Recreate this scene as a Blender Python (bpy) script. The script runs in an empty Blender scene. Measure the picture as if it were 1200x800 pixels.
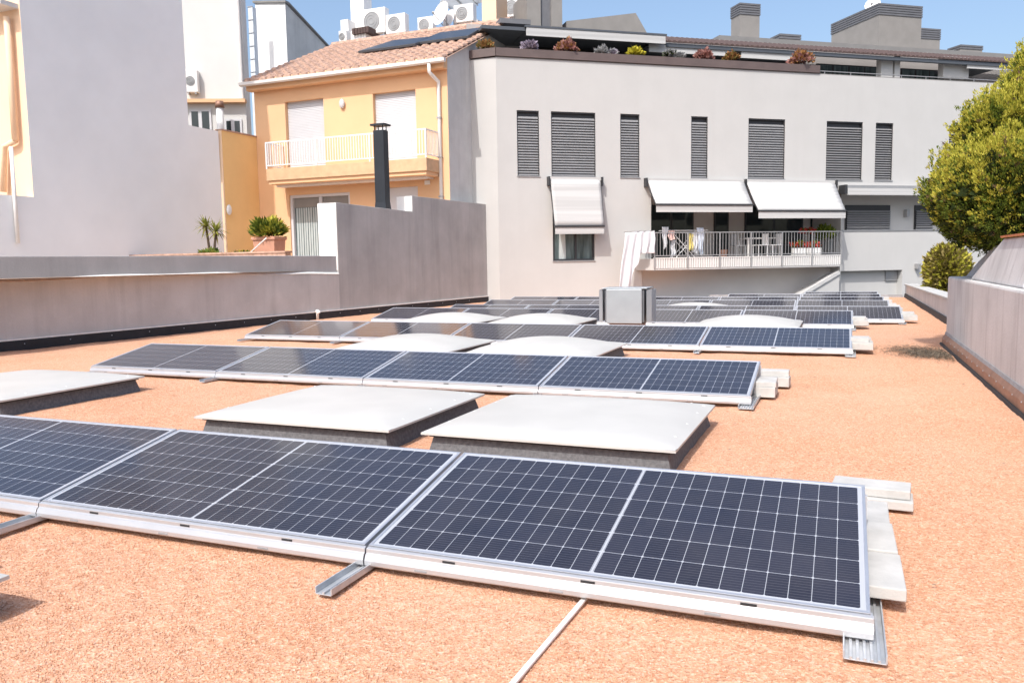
import bpy, math, random
import numpy as np
from mathutils import Vector, Matrix, noise as mnoise

random.seed(7)
rng = np.random.default_rng(11)
S = bpy.context.scene
COL = S.collection
R = math.radians

# ------------------------------------------------------------------ camera
F_PX, PITCH, YAW, ROLL, CAM_H = 943.02, 0.0981, -0.39007, -0.01687, 1.38426
TILT = 0.19188
_cp, _sp = math.cos(PITCH), math.sin(PITCH)
FW = Vector((math.sin(YAW)*_cp, math.cos(YAW)*_cp, -_sp))
_r = Vector((math.cos(YAW), -math.sin(YAW), 0)); _u = _r.cross(FW)
RT = math.cos(ROLL)*_r + math.sin(ROLL)*_u
UP = -math.sin(ROLL)*_r + math.cos(ROLL)*_u
EYE = Vector((0, 0, CAM_H))

def ray(x, y):                       # direction through a pixel of the 1200 x 800 photograph
    return FW + (x-600)/F_PX*RT - (y-400)/F_PX*UP
def atY(x, y, Y):
    d = ray(x, y); return EYE + d*(Y/d.y)
def atX(x, y, X):
    d = ray(x, y); return EYE + d*(X/d.x)
def atZ(x, y, z=0.0):
    d = ray(x, y); return EYE + d*((z-CAM_H)/d.z)

cam = bpy.data.cameras.new('camera'); co = bpy.data.objects.new('camera', cam); COL.objects.link(co)
co.matrix_world = Matrix(((RT.x, UP.x, -FW.x, 0), (RT.y, UP.y, -FW.y, 0), (RT.z, UP.z, -FW.z, CAM_H), (0, 0, 0, 1)))
cam.sensor_width = 36; cam.sensor_fit = 'HORIZONTAL'; cam.lens = F_PX/1200*36
cam.clip_start = 0.05; cam.clip_end = 2000
S.camera = co

# the facade frame of the grey building: s along the wall, n outwards, z up
FA = math.radians(37.75)
FO = Vector((-11.316, 26.464, 0))
FT = Vector((math.cos(FA), math.sin(FA), 0)); FN = Vector((math.sin(FA), -math.cos(FA), 0))
FM = Matrix(((FT.x, -FN.x, 0, FO.x), (FT.y, -FN.y, 0, FO.y), (0, 0, 1, 0), (0, 0, 0, 1)))   # local (s, depth inwards, z)
def fw(x, y, n=0.0):                 # pixel -> (s, z) on the plane n metres in front of the facade
    d = ray(x, y); k = (FO.dot(FN)+n-EYE.dot(FN))/d.dot(FN); P = EYE+d*k
    return ((P-FO).dot(FT), P.z)
def fs(x, y, s):                     # pixel -> (n, z) on the plane across the facade at s
    d = ray(x, y); k = (FO.dot(FT)+s-EYE.dot(FT))/d.dot(FT); P = EYE+d*k
    return ((P-FO).dot(FN), P.z)

# ------------------------------------------------------------------ materials
def new_mat(name):
    m = bpy.data.materials.new(name); m.use_nodes = True
    nt = m.node_tree; b = nt.nodes['Principled BSDF']; return m, nt, b
def N(nt, t, **kw):
    n = nt.nodes.new(t)
    for k, v in kw.items(): setattr(n, k, v)
    return n
def pos(nt, scale=(1, 1, 1)):
    g = N(nt, 'ShaderNodeNewGeometry'); mp = N(nt, 'ShaderNodeMapping'); mp.inputs['Scale'].default_value = scale
    nt.links.new(g.outputs['Position'], mp.inputs['Vector']); return mp.outputs[0]
def ramp(nt, fac, stops):
    r = N(nt, 'ShaderNodeValToRGB'); e = r.color_ramp.elements
    while len(e) < len(stops): e.new(.5)
    for i, (p, c) in enumerate(stops): e[i].position = p; e[i].color = (*c, 1)
    nt.links.new(fac, r.inputs[0]); return r.outputs[0]
def noise_tex(nt, vec, scale, detail=4, rough=.55):
    n = N(nt, 'ShaderNodeTexNoise'); n.inputs['Scale'].default_value = scale; n.inputs['Detail'].default_value = detail
    n.inputs['Roughness'].default_value = rough; nt.links.new(vec, n.inputs['Vector']); return n.outputs[0]
def mixc(nt, fac, a, b, mode='MIX'):
    m = N(nt, 'ShaderNodeMix', data_type='RGBA', blend_type=mode)
    for sock, v in ((m.inputs[0], fac), (m.inputs[6], a), (m.inputs[7], b)):
        if isinstance(v, (int, float)): sock.default_value = v
        elif isinstance(v, tuple): sock.default_value = (*v, 1)
        else: nt.links.new(v, sock)
    return m.outputs[2]
def bump(nt, b, h, strength, dist):
    bp = N(nt, 'ShaderNodeBump'); bp.inputs['Strength'].default_value = strength; bp.inputs['Distance'].default_value = dist
    nt.links.new(h, bp.inputs['Height']); nt.links.new(bp.outputs[0], b.inputs['Normal'])
def sc(c, k): return tuple(min(1, max(0, v*k)) for v in c)

def plain(name, c, rough=.55, metal=0.0, var=.10, scale=3.0, bs=0.0, bscale=120, bd=.002, streak=False, coat=0, spec=.5):
    m, nt, b = new_mat(name)
    v = pos(nt, (1, 1, .15) if streak else (1, 1, 1))
    f = noise_tex(nt, v, scale)
    nt.links.new(ramp(nt, f, [(.3, sc(c, 1-var)), (.7, sc(c, 1+var))]), b.inputs['Base Color'])
    b.inputs['Roughness'].default_value = rough; b.inputs['Metallic'].default_value = metal
    b.inputs['Coat Weight'].default_value = coat; b.inputs['Specular IOR Level'].default_value = spec
    if bs: bump(nt, b, noise_tex(nt, pos(nt), bscale, 3), bs, bd)
    return m

def concrete(name, c, stain, streak_scale=5.0, amount=.5, fine_amt=.35, blot=None):
    m, nt, b = new_mat(name)
    big = noise_tex(nt, pos(nt), 1.1, 5)
    lo, hi = (.86, 1.1) if blot is None else (.97, 1.025)
    col = ramp(nt, big, [(.3, sc(c, lo)), (.7, sc(c, hi))])
    st = noise_tex(nt, pos(nt, (1, 1, .07)), streak_scale, 5, .65)
    fac = ramp(nt, st, [(.5, (0, 0, 0)), (.78, (amount,)*3)])
    col = mixc(nt, fac, col, stain)
    bl_ = noise_tex(nt, pos(nt), 4.5, 6, .7)
    col = mixc(nt, ramp(nt, bl_, [(.58, (0, 0, 0)), (.72, ((amount*.5) if blot is None else blot,)*3)]), col, sc(c, 1.28))
    fine = noise_tex(nt, pos(nt), 55, 2)
    col = mixc(nt, ramp(nt, fine, [(.35, (0, 0, 0)), (.75, (fine_amt,)*3)]), col, sc(c, .8))
    nt.links.new(col, b.inputs['Base Color'])
    b.inputs['Roughness'].default_value = .9; b.inputs['Specular IOR Level'].default_value = .2
    bump(nt, b, noise_tex(nt, pos(nt), 30, 6, .7), .5 if blot is None else .25, .012 if blot is None else .004)
    return m

M = {}
GR = [(0, (.43, .205, .115)), (.25, (.54, .275, .16)), (.5, (.60, .322, .195)), (.75, (.645, .37, .24)), (1, (.71, .47, .34))]
def gravel_mat():
    m, nt, b = new_mat('gravel')
    p = pos(nt)
    v1 = N(nt, 'ShaderNodeTexVoronoi'); v1.inputs['Scale'].default_value = 95; nt.links.new(p, v1.inputs['Vector'])
    sep = N(nt, 'ShaderNodeSeparateColor'); nt.links.new(v1.outputs['Color'], sep.inputs[0])
    col = ramp(nt, sep.outputs[0], GR)
    v2 = N(nt, 'ShaderNodeTexVoronoi'); v2.inputs['Scale'].default_value = 22; nt.links.new(p, v2.inputs['Vector'])
    sep2 = N(nt, 'ShaderNodeSeparateColor'); nt.links.new(v2.outputs['Color'], sep2.inputs[0])
    big = noise_tex(nt, p, .9, 5, .6)
    col = mixc(nt, ramp(nt, big, [(.35, (0, 0, 0)), (.7, (.4,)*3)]), col, (.69, .435, .31))
    dk = noise_tex(nt, p, 5, 5, .7)
    col = mixc(nt, ramp(nt, dk, [(.6, (0, 0, 0)), (.78, (.5,)*3)]), col, (.52, .26, .155))
    nt.links.new(col, b.inputs['Base Color'])
    b.inputs['Roughness'].default_value = .95; b.inputs['Specular IOR Level'].default_value = .1
    mx = N(nt, 'ShaderNodeMath', operation='ADD'); nt.links.new(v1.outputs['Distance'], mx.inputs[0]); nt.links.new(v2.outputs['Distance'], mx.inputs[1])
    bump(nt, b, mx.outputs[0], .7, .007)
    return m
M['gravel'] = gravel_mat()
def stone_mat():
    m, nt, b = new_mat('gravel_stone')
    g = N(nt, 'ShaderNodeNewGeometry')
    nt.links.new(ramp(nt, g.outputs['Random Per Island'], [(0, (.44, .215, .125)), (.25, (.55, .285, .17)), (.5, (.61, .335, .21)), (.85, (.655, .395, .27)), (1, (.73, .51, .40))]), b.inputs['Base Color'])
    b.inputs['Roughness'].default_value = .95; b.inputs['Specular IOR Level'].default_value = .1
    return m
M['stone'] = stone_mat()

def cells_mat():
    # 24 x 6 half cells behind glass, in the panel's own object coordinates (metres)
    m, nt, b = new_mat('solar_cells')
    tc = N(nt, 'ShaderNodeTexCoord'); sx = N(nt, 'ShaderNodeSeparateXYZ'); nt.links.new(tc.outputs['Object'], sx.inputs[0])
    L = nt.links.new
    def mth(op, a, bb=None, c=None):
        n = N(nt, 'ShaderNodeMath', operation=op)
        for i, v in enumerate((a, bb, c)):
            if v is None: continue
            if isinstance(v, (int, float)): n.inputs[i].default_value = v
            else: L(v, n.inputs[i])
        return n.outputs[0]
    x, y = sx.outputs[0], sx.outputs[1]
    X0, Y0, PX, PY = .032, .028, .0842, .164
    # x: two halves with a wider gap in the middle
    half = mth('GREATER_THAN', x, 1.05)
    xs = mth('SUBTRACT', mth('SUBTRACT', x, X0), mth('MULTIPLY', half, .0152))
    u = mth('DIVIDE', xs, PX); v = mth('DIVIDE', mth('SUBTRACT', y, Y0), PY)
    du = mth('MULTIPLY', mth('PINGPONG', u, .5), PX)      # metres from a cell boundary
    dv = mth('MULTIPLY', mth('PINGPONG', v, .5), PY)
    lu = mth('LESS_THAN', du, .0011); lv = mth('LESS_THAN', dv, .0014)
    dia = mth('LESS_THAN', mth('ADD', du, dv), .0075)
    mid = mth('LESS_THAN', mth('ABSOLUTE', mth('SUBTRACT', x, 1.05)), .0050)
    ex = mth('MAXIMUM', mth('LESS_THAN', x, X0), mth('GREATER_THAN', x, 2.1-X0))
    ey = mth('MAXIMUM', mth('LESS_THAN', y, Y0), mth('GREATER_THAN', y, 1.04-Y0))
    line = mth('MAXIMUM', mth('MAXIMUM', lu, lv), mth('MAXIMUM', dia, mth('MAXIMUM', mid, mth('MAXIMUM', ex, ey))))
    bus = mth('LESS_THAN', mth('PINGPONG', mth('MULTIPLY', v, 9.0), .5), .045)
    # a small shade difference from cell to cell
    cu = mth('FLOOR', u); cv = mth('FLOOR', v)
    cb = N(nt, 'ShaderNodeCombineXYZ'); L(cu, cb.inputs[0]); L(cv, cb.inputs[1])
    oi = N(nt, 'ShaderNodeObjectInfo'); L(oi.outputs['Random'], cb.inputs[2])
    wn = N(nt, 'ShaderNodeTexWhiteNoise'); L(cb.outputs[0], wn.inputs[0])
    cell = ramp(nt, wn.outputs[0], [(0, (.013, .014, .026)), (1, (.019, .0205, .036))])
    c = mixc(nt, mth('MULTIPLY', bus, .85), cell, (.10, .105, .12))
    c = mixc(nt, line, c, (.40, .42, .46))
    # thin dust film
    dust = noise_tex(nt, pos(nt), 3.0, 5, .65)
    c = mixc(nt, ramp(nt, dust, [(.3, (.004,)*3), (.75, (.035,)*3)]), c, (.55, .48, .42))
    L(c, b.inputs['Base Color'])
    b.inputs['Roughness'].default_value = .11; b.inputs['IOR'].default_value = 1.45
    b.inputs['Coat Weight'].default_value = 0
    return m
M['cells'] = cells_mat()
M['alu'] = plain('bright_aluminium', (.70, .71, .73), .35, .55, .05, 6, .12, 25, .001)
M['frame'] = plain('silver_frame', (.52, .545, .59), .36, .6, .05, 5)
M['rail'] = plain('front_rail', (.50, .505, .52), .36, .5, .05, 4, .1, 14, .0015)
M['galv'] = plain('galvanised_steel', (.50, .52, .54), .42, .45, .14, 14, .1, 30, .001)
M['slot'] = plain('slot_dark', (.02, .02, .022), .8)
M['block'] = plain('white_concrete_block', (.47, .467, .45), .85, 0, .12, 7, .6, 70, .004)
M['dome'] = plain('skylight_dome', (.505, .50, .475), .45, 0, .06, 1.8, .1, 6, .004)
M['cap'] = plain('white_plastic', (.8, .8, .78), .4)
M['bitumen'] = plain('bitumen_felt', (.115, .118, .125), .8, 0, .3, 40, .8, 90, .004)
M['black'] = plain('black_membrane', (.018, .018, .022), .7, 0, .25, 6, .4, 25, .006)
M['concL'] = concrete('grey_render', (.54, .525, .51), (.27, .27, .265), 2.4, .5)
M['concT'] = concrete('tall_grey_render', (.44, .43, .42), (.22, .22, .215), 2.0, .5)
M['concL2'] = concrete('dark_cement', (.42, .415, .41), (.22, .22, .22), 2.0, .45)
M['lip'] = plain('pale_mortar_sunlit_edge', (.80, .78, .74), .9, 0, .1, 9)  # pale bead, and the sunlit look of the render's top edge
M['concR'] = concrete('pale_concrete', (.62, .61, .60), (.28, .25, .25), 6.0, .65)
M['white_end'] = plain('white_plaster_sunlit_ends', (.82, .81, .79), .9, 0, .05, 2, .2, 60, .003)  # white walls; also whitens wall ends that are only sunlit
M['stucco'] = concrete('offwhite_stucco', (.495, .492, .482), (.43, .425, .415), 1.4, .28, fine_amt=.10, blot=.10)
M['stucco2'] = plain('grey_stucco', (.40, .38, .37), .92, 0, .06, .8, .25, 80, .003, spec=.2)
M['undercroft'] = plain('undercroft_plaster', (.72, .68, .655), .92, 0, .06, .8, spec=.2)
M['recess'] = plain('recess_plaster', (.56, .51, .48), .92, 0, .06, .8, spec=.2)
M['brown'] = plain('brown_cladding', (.115, .085, .08), .6, 0, .12, 2)
M['slat'] = plain('grey_blind', (.29, .29, .295), .42, .3, .06, 4)
M['darkframe'] = plain('anthracite_frame', (.035, .036, .04), .5)
M['void'] = plain('dark_interior', (.02, .018, .018), .9)
M['glass'] = plain('window_glass', (.022, .03, .034), .06, 0, .1, 2, spec=.6)
M['curtain'] = plain('curtain', (.42, .47, .47), .9, 0, .15, 9, streak=True)
M['glasscurtain'] = plain('curtained_glass', (.10, .135, .14), .08, 0, .45, 7, streak=True)
def fabric_mat():
    m, nt, b = new_mat('white_awning')
    st = noise_tex(nt, pos(nt, (.12, .12, 9)), 1.0, 2)
    c = ramp(nt, st, [(.40, (.44, .44, .435)), (.60, (.52, .52, .515))])
    nt.links.new(c, b.inputs['Base Color']); b.inputs['Roughness'].default_value = .85; return m
M['fabric'] = fabric_mat()
M['railing'] = plain('grey_metal', (.36, .36, .365), .45, .4, .05, 4)
M['railwhite'] = plain('white_metal', (.82, .82, .82), .45, .1, .03, 4)
M['orange'] = plain('orange_render', (.74, .47, .275), .92, 0, .045, .8, .25, 70, .003, spec=.2)
M['orange2'] = plain('deep_orange_render', (.86, .58, .265), .92, 0, .05, .9, .25, 70, .003, spec=.2)
M['peach'] = plain('peach_render', (.82, .60, .42), .92, 0, .04, 1, .2, 70, .003, spec=.2)
M['white'] = plain('white_render', (.87, .895, .90), .92, 0, .03, .9, .2, 70, .002, spec=.2)
M['white2'] = plain('cream_render', (.64, .635, .62), .92, 0, .05, .5, .2, 70, .002, spec=.2)
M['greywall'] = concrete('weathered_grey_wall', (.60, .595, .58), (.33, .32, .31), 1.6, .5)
M['terra'] = plain('terracotta', (.45, .295, .225), .85, 0, .32, 7, .3, 60, .003)
M['slabtile'] = plain('balcony_tile', (.60, .39, .23), .8, 0, .10, 5)
M['terra2'] = plain('clay_tile', (.60, .25, .12), .85, 0, .2, 8, .3, 60, .003)
M['darktile'] = plain('dark_clay_tile', (.080, .052, .047), .85, 0, .35, 14)
M['shutter'] = plain('white_shutter', (.60, .60, .62), .5, 0, .03, 3)
M['gutter'] = plain('white_gutter', (.74, .72, .69), .45, 0, .05, 3)
M['gutterdark'] = plain('dark_gutter', (.10, .11, .125), .5, .3, .05, 3)
M['flue'] = plain('black_flue', (.025, .03, .038), .45, .4, .1, 3)
M['ac'] = plain('air_conditioner_white', (.80, .79, .77), .5, 0, .04, 5)
M['acdark'] = plain('fan_grille', (.30, .31, .32), .6)
M['ventgrey'] = plain('vent_grey', (.33, .36, .385), .42, .25, .05, 4)
M['ventdark'] = plain('vent_dark', (.13, .14, .155), .5, .25, .1, 4)
M['chim'] = plain('chimney_render', (.25, .238, .225), .9, 0, .07, 2, .2, 60, .003)
M['chimcap'] = plain('chimney_louvre', (.17, .17, .18), .55, .3, .08, 4)
M['thermal'] = plain('collector_glass', (.035, .042, .055), .32, 0, .1, 3)
M['pot'] = plain('terracotta_pot', (.50, .26, .18), .85, 0, .12, 6)
M['bark'] = plain('bark', (.12, .085, .06), .95, 0, .3, 14, .8, 20, .01)
M['soil'] = plain('leaf_litter', (.17, .14, .105), .95, 0, .4, 30)
M['cable'] = plain('cable_tray', (.78, .76, .73), .55, 0, .06, 6)
M['cloth'] = plain('white_cotton', (.64, .65, .68), .95, 0, .03, 5)
M['clothblue'] = plain('pale_blue_cotton', (.62, .68, .78), .95)
M['clothyellow'] = plain('mustard_cotton', (.62, .52, .16), .95)
M['clothpink'] = plain('pink_cotton', (.72, .5, .46), .95)
M['copper'] = plain('copper_flashing', (.30, .17, .12), .55, .4, .2, 6)
M['lead'] = plain('lead_flashing', (.30, .31, .325), .7, .2, .15, 8)
M['terrace'] = plain('terrace_tiles', (.50, .36, .27), .85, 0, .1, 3)
M['gravelfar'] = plain('street', (.10, .10, .10), .95)
M['roofgrey'] = plain('flat_roof_grey', (.22, .215, .21), .9, 0, .06, 2)
M['screen'] = plain('screen_panel', (.62, .66, .70), .4, 0, .05, 3)

def leaf(name, stops, rough=.6):
    m, nt, b = new_mat(name)
    g = N(nt, 'ShaderNodeNewGeometry')
    nt.links.new(ramp(nt, g.outputs['Random Per Island'], stops), b.inputs['Base Color'])
    b.inputs['Roughness'].default_value = rough; b.inputs['Specular IOR Level'].default_value = .25
    tr = N(nt, 'ShaderNodeBsdfTranslucent'); nt.links.new(ramp(nt, g.outputs['Random Per Island'], stops), tr.inputs[0])
    mx = N(nt, 'ShaderNodeMixShader'); mx.inputs[0].default_value = .25
    nt.links.new(b.outputs[0], mx.inputs[1]); nt.links.new(tr.outputs[0], mx.inputs[2])
    nt.links.new(mx.outputs[0], nt.nodes['Material Output'].inputs[0])
    return m
M['golden'] = leaf('golden_foliage', [(0, (.36, .36, .045)), (.6, (.47, .44, .06)), (1, (.60, .53, .09))])
M['midgreen'] = leaf('mid_foliage', [(0, (.08, .12, .018)), (.6, (.135, .18, .024)), (1, (.20, .24, .032))])
M['darkgreen'] = leaf('dark_foliage', [(0, (.015, .026, .008)), (1, (.045, .065, .015))])
M['brownleaf'] = leaf('dry_foliage', [(0, (.12, .075, .04)), (1, (.24, .16, .09))])
M['olive'] = leaf('olive_foliage', [(0, (.10, .085, .02)), (.5, (.20, .165, .045)), (1, (.34, .27, .10))])
M['fern'] = leaf('fern_foliage', [(0, (.045, .08, .012)), (.6, (.12, .17, .025)), (1, (.30, .30, .05))])
M['yucca'] = leaf('yucca_foliage', [(0, (.14, .17, .03)), (1, (.42, .40, .09))])
M['pinkleaf'] = leaf('pink_succulent', [(0, (.22, .09, .08)), (1, (.50, .27, .23))])
M['greyleaf'] = leaf('grey_succulent', [(0, (.20, .20, .20)), (1, (.42, .42, .42))])
M['lilacleaf'] = leaf('lilac_succulent', [(0, (.25, .21, .27)), (1, (.46, .40, .48))])
M['yellowleaf'] = leaf('yellow_succulent', [(0, (.36, .32, .03)), (1, (.58, .52, .05))])
M['rustleaf'] = leaf('rust_succulent', [(0, (.22, .10, .04)), (1, (.42, .22, .08))])
M['redflower'] = leaf('red_flowers', [(0, (.35, .03, .03)), (1, (.60, .10, .07))])
M['litter'] = leaf('dry_leaf_litter', [(0, (.10, .08, .06)), (.6, (.25, .20, .15)), (1, (.42, .34, .24))])

# ------------------------------------------------------------------ object helpers
WM = {}
def props(o, label=None, cat=None, group=None, kind=None):
    if label: o['label'] = label
    if cat: o['category'] = cat
    if group: o['group'] = group
    if kind: o['kind'] = kind
    return o
def thing(name, label, cat, loc, rz=0.0, group=None):
    o = bpy.data.objects.new(name, None); COL.objects.link(o); o.empty_display_size = .2
    m = Matrix.Translation(Vector(loc)) @ Matrix.Rotation(rz, 4, 'Z'); o.matrix_world = m; WM[o.name] = m
    return props(o, label, cat, group)
def copy_tree(o, loc=None, rz=None, parent=None, label=None, group=None):
    c = o.copy(); COL.objects.link(c)
    if parent is None:
        m = Matrix.Translation(Vector(loc)) @ Matrix.Rotation(rz or 0, 4, 'Z'); c.matrix_world = m; WM[c.name] = m
        if label: c['label'] = label
        if group: c['group'] = group
    else:
        c.parent = parent; c.matrix_parent_inverse = o.matrix_parent_inverse.copy(); WM[c.name] = WM[parent.name]
    for ch in list(o.children): copy_tree(ch, parent=c)
    return c

class MB:
    """collects shapes for one mesh"""
    def __init__(s, frame=None): s.v = []; s.f = []; s.m = []; s.frame = frame; s.parts = []
    def add(s, vs, fs_, mi=0):
        o = len(s.v)
        s.v += [(s.frame @ Vector(p)) if s.frame else Vector(p) for p in vs]
        nf = len(s.f); s.f += [tuple(i+o for i in f) for f in fs_]; s.m += [mi]*len(fs_); s.parts.append((o, len(s.v), nf, len(s.f))); return s
    def box(s, x0, x1, y0, y1, z0, z1, mi=0):
        x0, x1 = sorted((x0, x1)); y0, y1 = sorted((y0, y1)); z0, z1 = sorted((z0, z1))
        return s.add([(x0,y0,z0),(x1,y0,z0),(x1,y1,z0),(x0,y1,z0),(x0,y0,z1),(x1,y0,z1),(x1,y1,z1),(x0,y1,z1)],
                     [(0,3,2,1),(4,5,6,7),(0,1,5,4),(1,2,6,5),(2,3,7,6),(3,0,4,7)], mi)
    def quad(s, a, b, c, d, mi=0): return s.add([a, b, c, d], [(0,1,2,3)], mi)
    def prism(s, poly, vec, mi=0):
        n = len(poly); vec = Vector(vec); a = [Vector(p) for p in poly]; b = [p+vec for p in a]
        return s.add(a+b, [tuple(range(n))[::-1], tuple(range(n, 2*n))]+[(i, (i+1) % n, n+(i+1) % n, n+i) for i in range(n)], mi)
    def tube(s, pts, r, seg=8, mi=0, closed_ends=True):
        pts = [Vector(p) for p in pts]; rs = r if isinstance(r, (list, tuple)) else [r]*len(pts)
        rings = []; ref = None
        for i, p in enumerate(pts):
            t = ((pts[i+1]-p) if i == 0 else (p-pts[i-1]) if i == len(pts)-1 else (pts[i+1]-pts[i-1])).normalized()
            if ref is None: ref = t.orthogonal().normalized()
            a = (ref - t*ref.dot(t)).normalized(); ref = a; b = t.cross(a)
            rings.append([p+(a*math.cos(2*math.pi*k/seg)+b*math.sin(2*math.pi*k/seg))*rs[i] for k in range(seg)])
        vs = [v for rg in rings for v in rg]; fs_ = []
        for i in range(len(pts)-1):
            for k in range(seg):
                k2 = (k+1) % seg; fs_.append((i*seg+k, i*seg+k2, (i+1)*seg+k2, (i+1)*seg+k))
        if closed_ends: fs_ += [tuple(range(seg))[::-1], tuple((len(pts)-1)*seg+k for k in range(seg))]
        return s.add(vs, fs_, mi)
    def ball(s, c, r, mi=0, u=8, v=6, sq=(1, 1, 1)):
        vs = []; fs_ = []
        for j in range(v+1):
            th = math.pi*j/v
            for i in range(u):
                ph = 2*math.pi*i/u
                vs.append((c[0]+r*sq[0]*math.sin(th)*math.cos(ph), c[1]+r*sq[1]*math.sin(th)*math.sin(ph), c[2]+r*sq[2]*math.cos(th)))
        for j in range(v):
            for i in range(u):
                i2 = (i+1) % u; fs_.append((j*u+i, (j+1)*u+i, (j+1)*u+i2, j*u+i2))
        return s.add(vs, fs_, mi)
    def build(s, name, mats, parent=None, smooth=False, bevel=0.0, local=False, base=None):
        if not isinstance(mats, (list, tuple)): mats = [mats]
        me = bpy.data.meshes.new(name); o = bpy.data.objects.new(name, me); COL.objects.link(o)
        vs = s.v
        if parent is not None:
            W = WM[parent.name]; inv = W.inverted()
            if not local: vs = [inv @ v for v in vs]
            o.parent = parent
            WM[o.name] = W
        else:
            xs = [v.x for v in vs]; ys = [v.y for v in vs]; zs = [v.z for v in vs]
            c = Vector(base) if base else Vector(((min(xs)+max(xs))/2, (min(ys)+max(ys))/2, min(zs)))
            if not local: vs = [v-c for v in vs]; o.location = c
            WM[o.name] = Matrix.Translation(c)
        me.from_pydata(vs, [], s.f)
        for m in mats: me.materials.append(M[m] if isinstance(m, str) else m)
        me.polygons.foreach_set('material_index', s.m)
        if smooth: me.polygons.foreach_set('use_smooth', [True]*len(me.polygons))
        me.update()
        if bevel:
            b = o.modifiers.new('bevel', 'BEVEL'); b.width = bevel; b.segments = 2; b.limit_method = 'ANGLE'; b.angle_limit = R(35)
        return o

def each(mb, name, mats, parent, **kw):
    # one child per piece collected in mb
    out = []
    for (a, b, fa, fb) in mb.parts:
        q = MB(); q.v = mb.v[a:b]; q.f = [tuple(i-a for i in f) for f in mb.f[fa:fb]]; q.m = mb.m[fa:fb]; out.append(q.build(name, mats, parent, **kw))
    return out

def mesh_np(name, V, Fq, mats, mi=None, parent=None, n=4):
    me = bpy.data.meshes.new(name)
    me.vertices.add(len(V)); me.vertices.foreach_set('co', np.ascontiguousarray(V, dtype=np.float32).ravel())
    me.loops.add(len(Fq)*n); me.polygons.add(len(Fq))
    me.loops.foreach_set('vertex_index', np.ascontiguousarray(Fq, dtype=np.int32).ravel())
    me.polygons.foreach_set('loop_start', np.arange(0, len(Fq)*n, n, dtype=np.int32))
    for m in mats: me.materials.append(M[m])
    if mi is not None: me.polygons.foreach_set('material_index', np.asarray(mi, dtype=np.int32))
    me.update(); me.validate()
    o = bpy.data.objects.new(name, me); COL.objects.link(o)
    if parent is not None:
        o.parent = parent; o.matrix_parent_inverse = WM[parent.name].inverted(); WM[o.name] = WM[parent.name]
    return o

def holed(mb, x0, x1, z0, z1, holes, depth, mi=0, mir=None):
    """wall face at y=0 with rectangular openings and reveals going to y=depth"""
    xs = sorted({x0, x1, *[h[0] for h in holes], *[h[1] for h in holes]}); zs = sorted({z0, z1, *[h[2] for h in holes], *[h[3] for h in holes]})
    xs = [x for x in xs if x0 <= x <= x1]; zs = [z for z in zs if z0 <= z <= z1]
    for a, b in zip(xs, xs[1:]):
        for c, d in zip(zs, zs[1:]):
            mx, mz = (a+b)/2, (c+d)/2
            if any(h[0] < mx < h[1] and h[2] < mz < h[3] for h in holes): continue
            mb.quad((a,0,c), (b,0,c), (b,0,d), (a,0,d), mi)
    mr = mi if mir is None else mir
    for h in holes:
        a, b, c, d = h[:4]; dp = h[4] if len(h) > 4 else depth
        mb.quad((a,0,c), (a,0,d), (a,dp,d), (a,dp,c), mr); mb.quad((b,0,c), (b,dp,c), (b,dp,d), (b,0,d), mr)
        mb.quad((a,0,d), (b,0,d), (b,dp,d), (a,dp,d), mr); mb.quad((a,0,c), (a,dp,c), (b,dp,c), (b,0,c), mr)

# ------------------------------------------------------------------ world and sun
SUN_AZ, SUN_EL = R(4.8), R(50)       # the light travels towards +Y, a little towards +X
w = bpy.data.worlds.new('World'); S.world = w; w.use_nodes = True
nt = w.node_tree; bg = nt.nodes['Background']
sky = nt.nodes.new('ShaderNodeTexSky'); sky.sky_type = 'NISHITA'; sky.sun_disc = False
sky.sun_elevation = SUN_EL
sky.sun_rotation = math.pi + SUN_AZ
sky.air_density = 1.1; sky.dust_density = 4.5; sky.ozone_density = 2.6; sky.altitude = 50
nt.links.new(sky.outputs[0], bg.inputs[0]); bg.inputs[1].default_value = .15
sl = bpy.data.lights.new('sun', 'SUN'); sl.energy = 2.45; sl.angle = R(.5); sl.color = (1, .965, .915)
so = bpy.data.objects.new('sun', sl); COL.objects.link(so)
ld = Vector((math.sin(SUN_AZ)*math.cos(SUN_EL), math.cos(SUN_AZ)*math.cos(SUN_EL), -math.sin(SUN_EL)))
so.rotation_euler = ld.to_track_quat('-Z', 'Y').to_euler()
S.view_settings.view_transform = 'Standard'; S.view_settings.look = 'None'; S.view_settings.gamma = 1
S.view_settings.exposure = .62

# ------------------------------------------------------------------ ground and roof
g = MB(); g.quad((-600,-600,-7), (600,-600,-7), (600,600,-7), (-600,600,-7))
props(g.build('ground', 'gravelfar'), 'street level ground far below the roof', kind='structure')

def lwx(y): return -13.395 + (y-9.396)*.0940       # the left boundary wall's inner face
def fnoise(x, y):
    return (np.sin(3.1*x+1.7*np.sin(1.3*y))*np.cos(2.7*y+1.1*np.sin(2.1*x))*.5+np.sin(7.3*x+2.1*y)*np.sin(6.1*y-1.7*x)*.3
            + np.sin(17*x-5*y+2*np.sin(5*y))*np.sin(15*y+4*x)*.25+np.sin(31*x+9*y+3*np.sin(11*y))*np.sin(29*y-11*x)*.16)
def gz(x, y): return -.012 + .012*fnoise(x, y)
st = .06
gx = np.arange(-14.6, 2.15, st); gy = np.arange(-3.5, 30.2, st)
XX, YY = np.meshgrid(gx, gy); ZZ = gz(XX, YY)
V = np.stack([XX.ravel(), YY.ravel(), ZZ.ravel()], 1); nx = len(gx)
ii, jj = np.meshgrid(np.arange(nx-1), np.arange(len(gy)-1)); a = (jj*nx+ii).ravel()
Fq = np.stack([a, a+1, a+nx+1, a+nx], 1)
cx = gx[ii.ravel()]; cy = gy[jj.ravel()]
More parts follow.
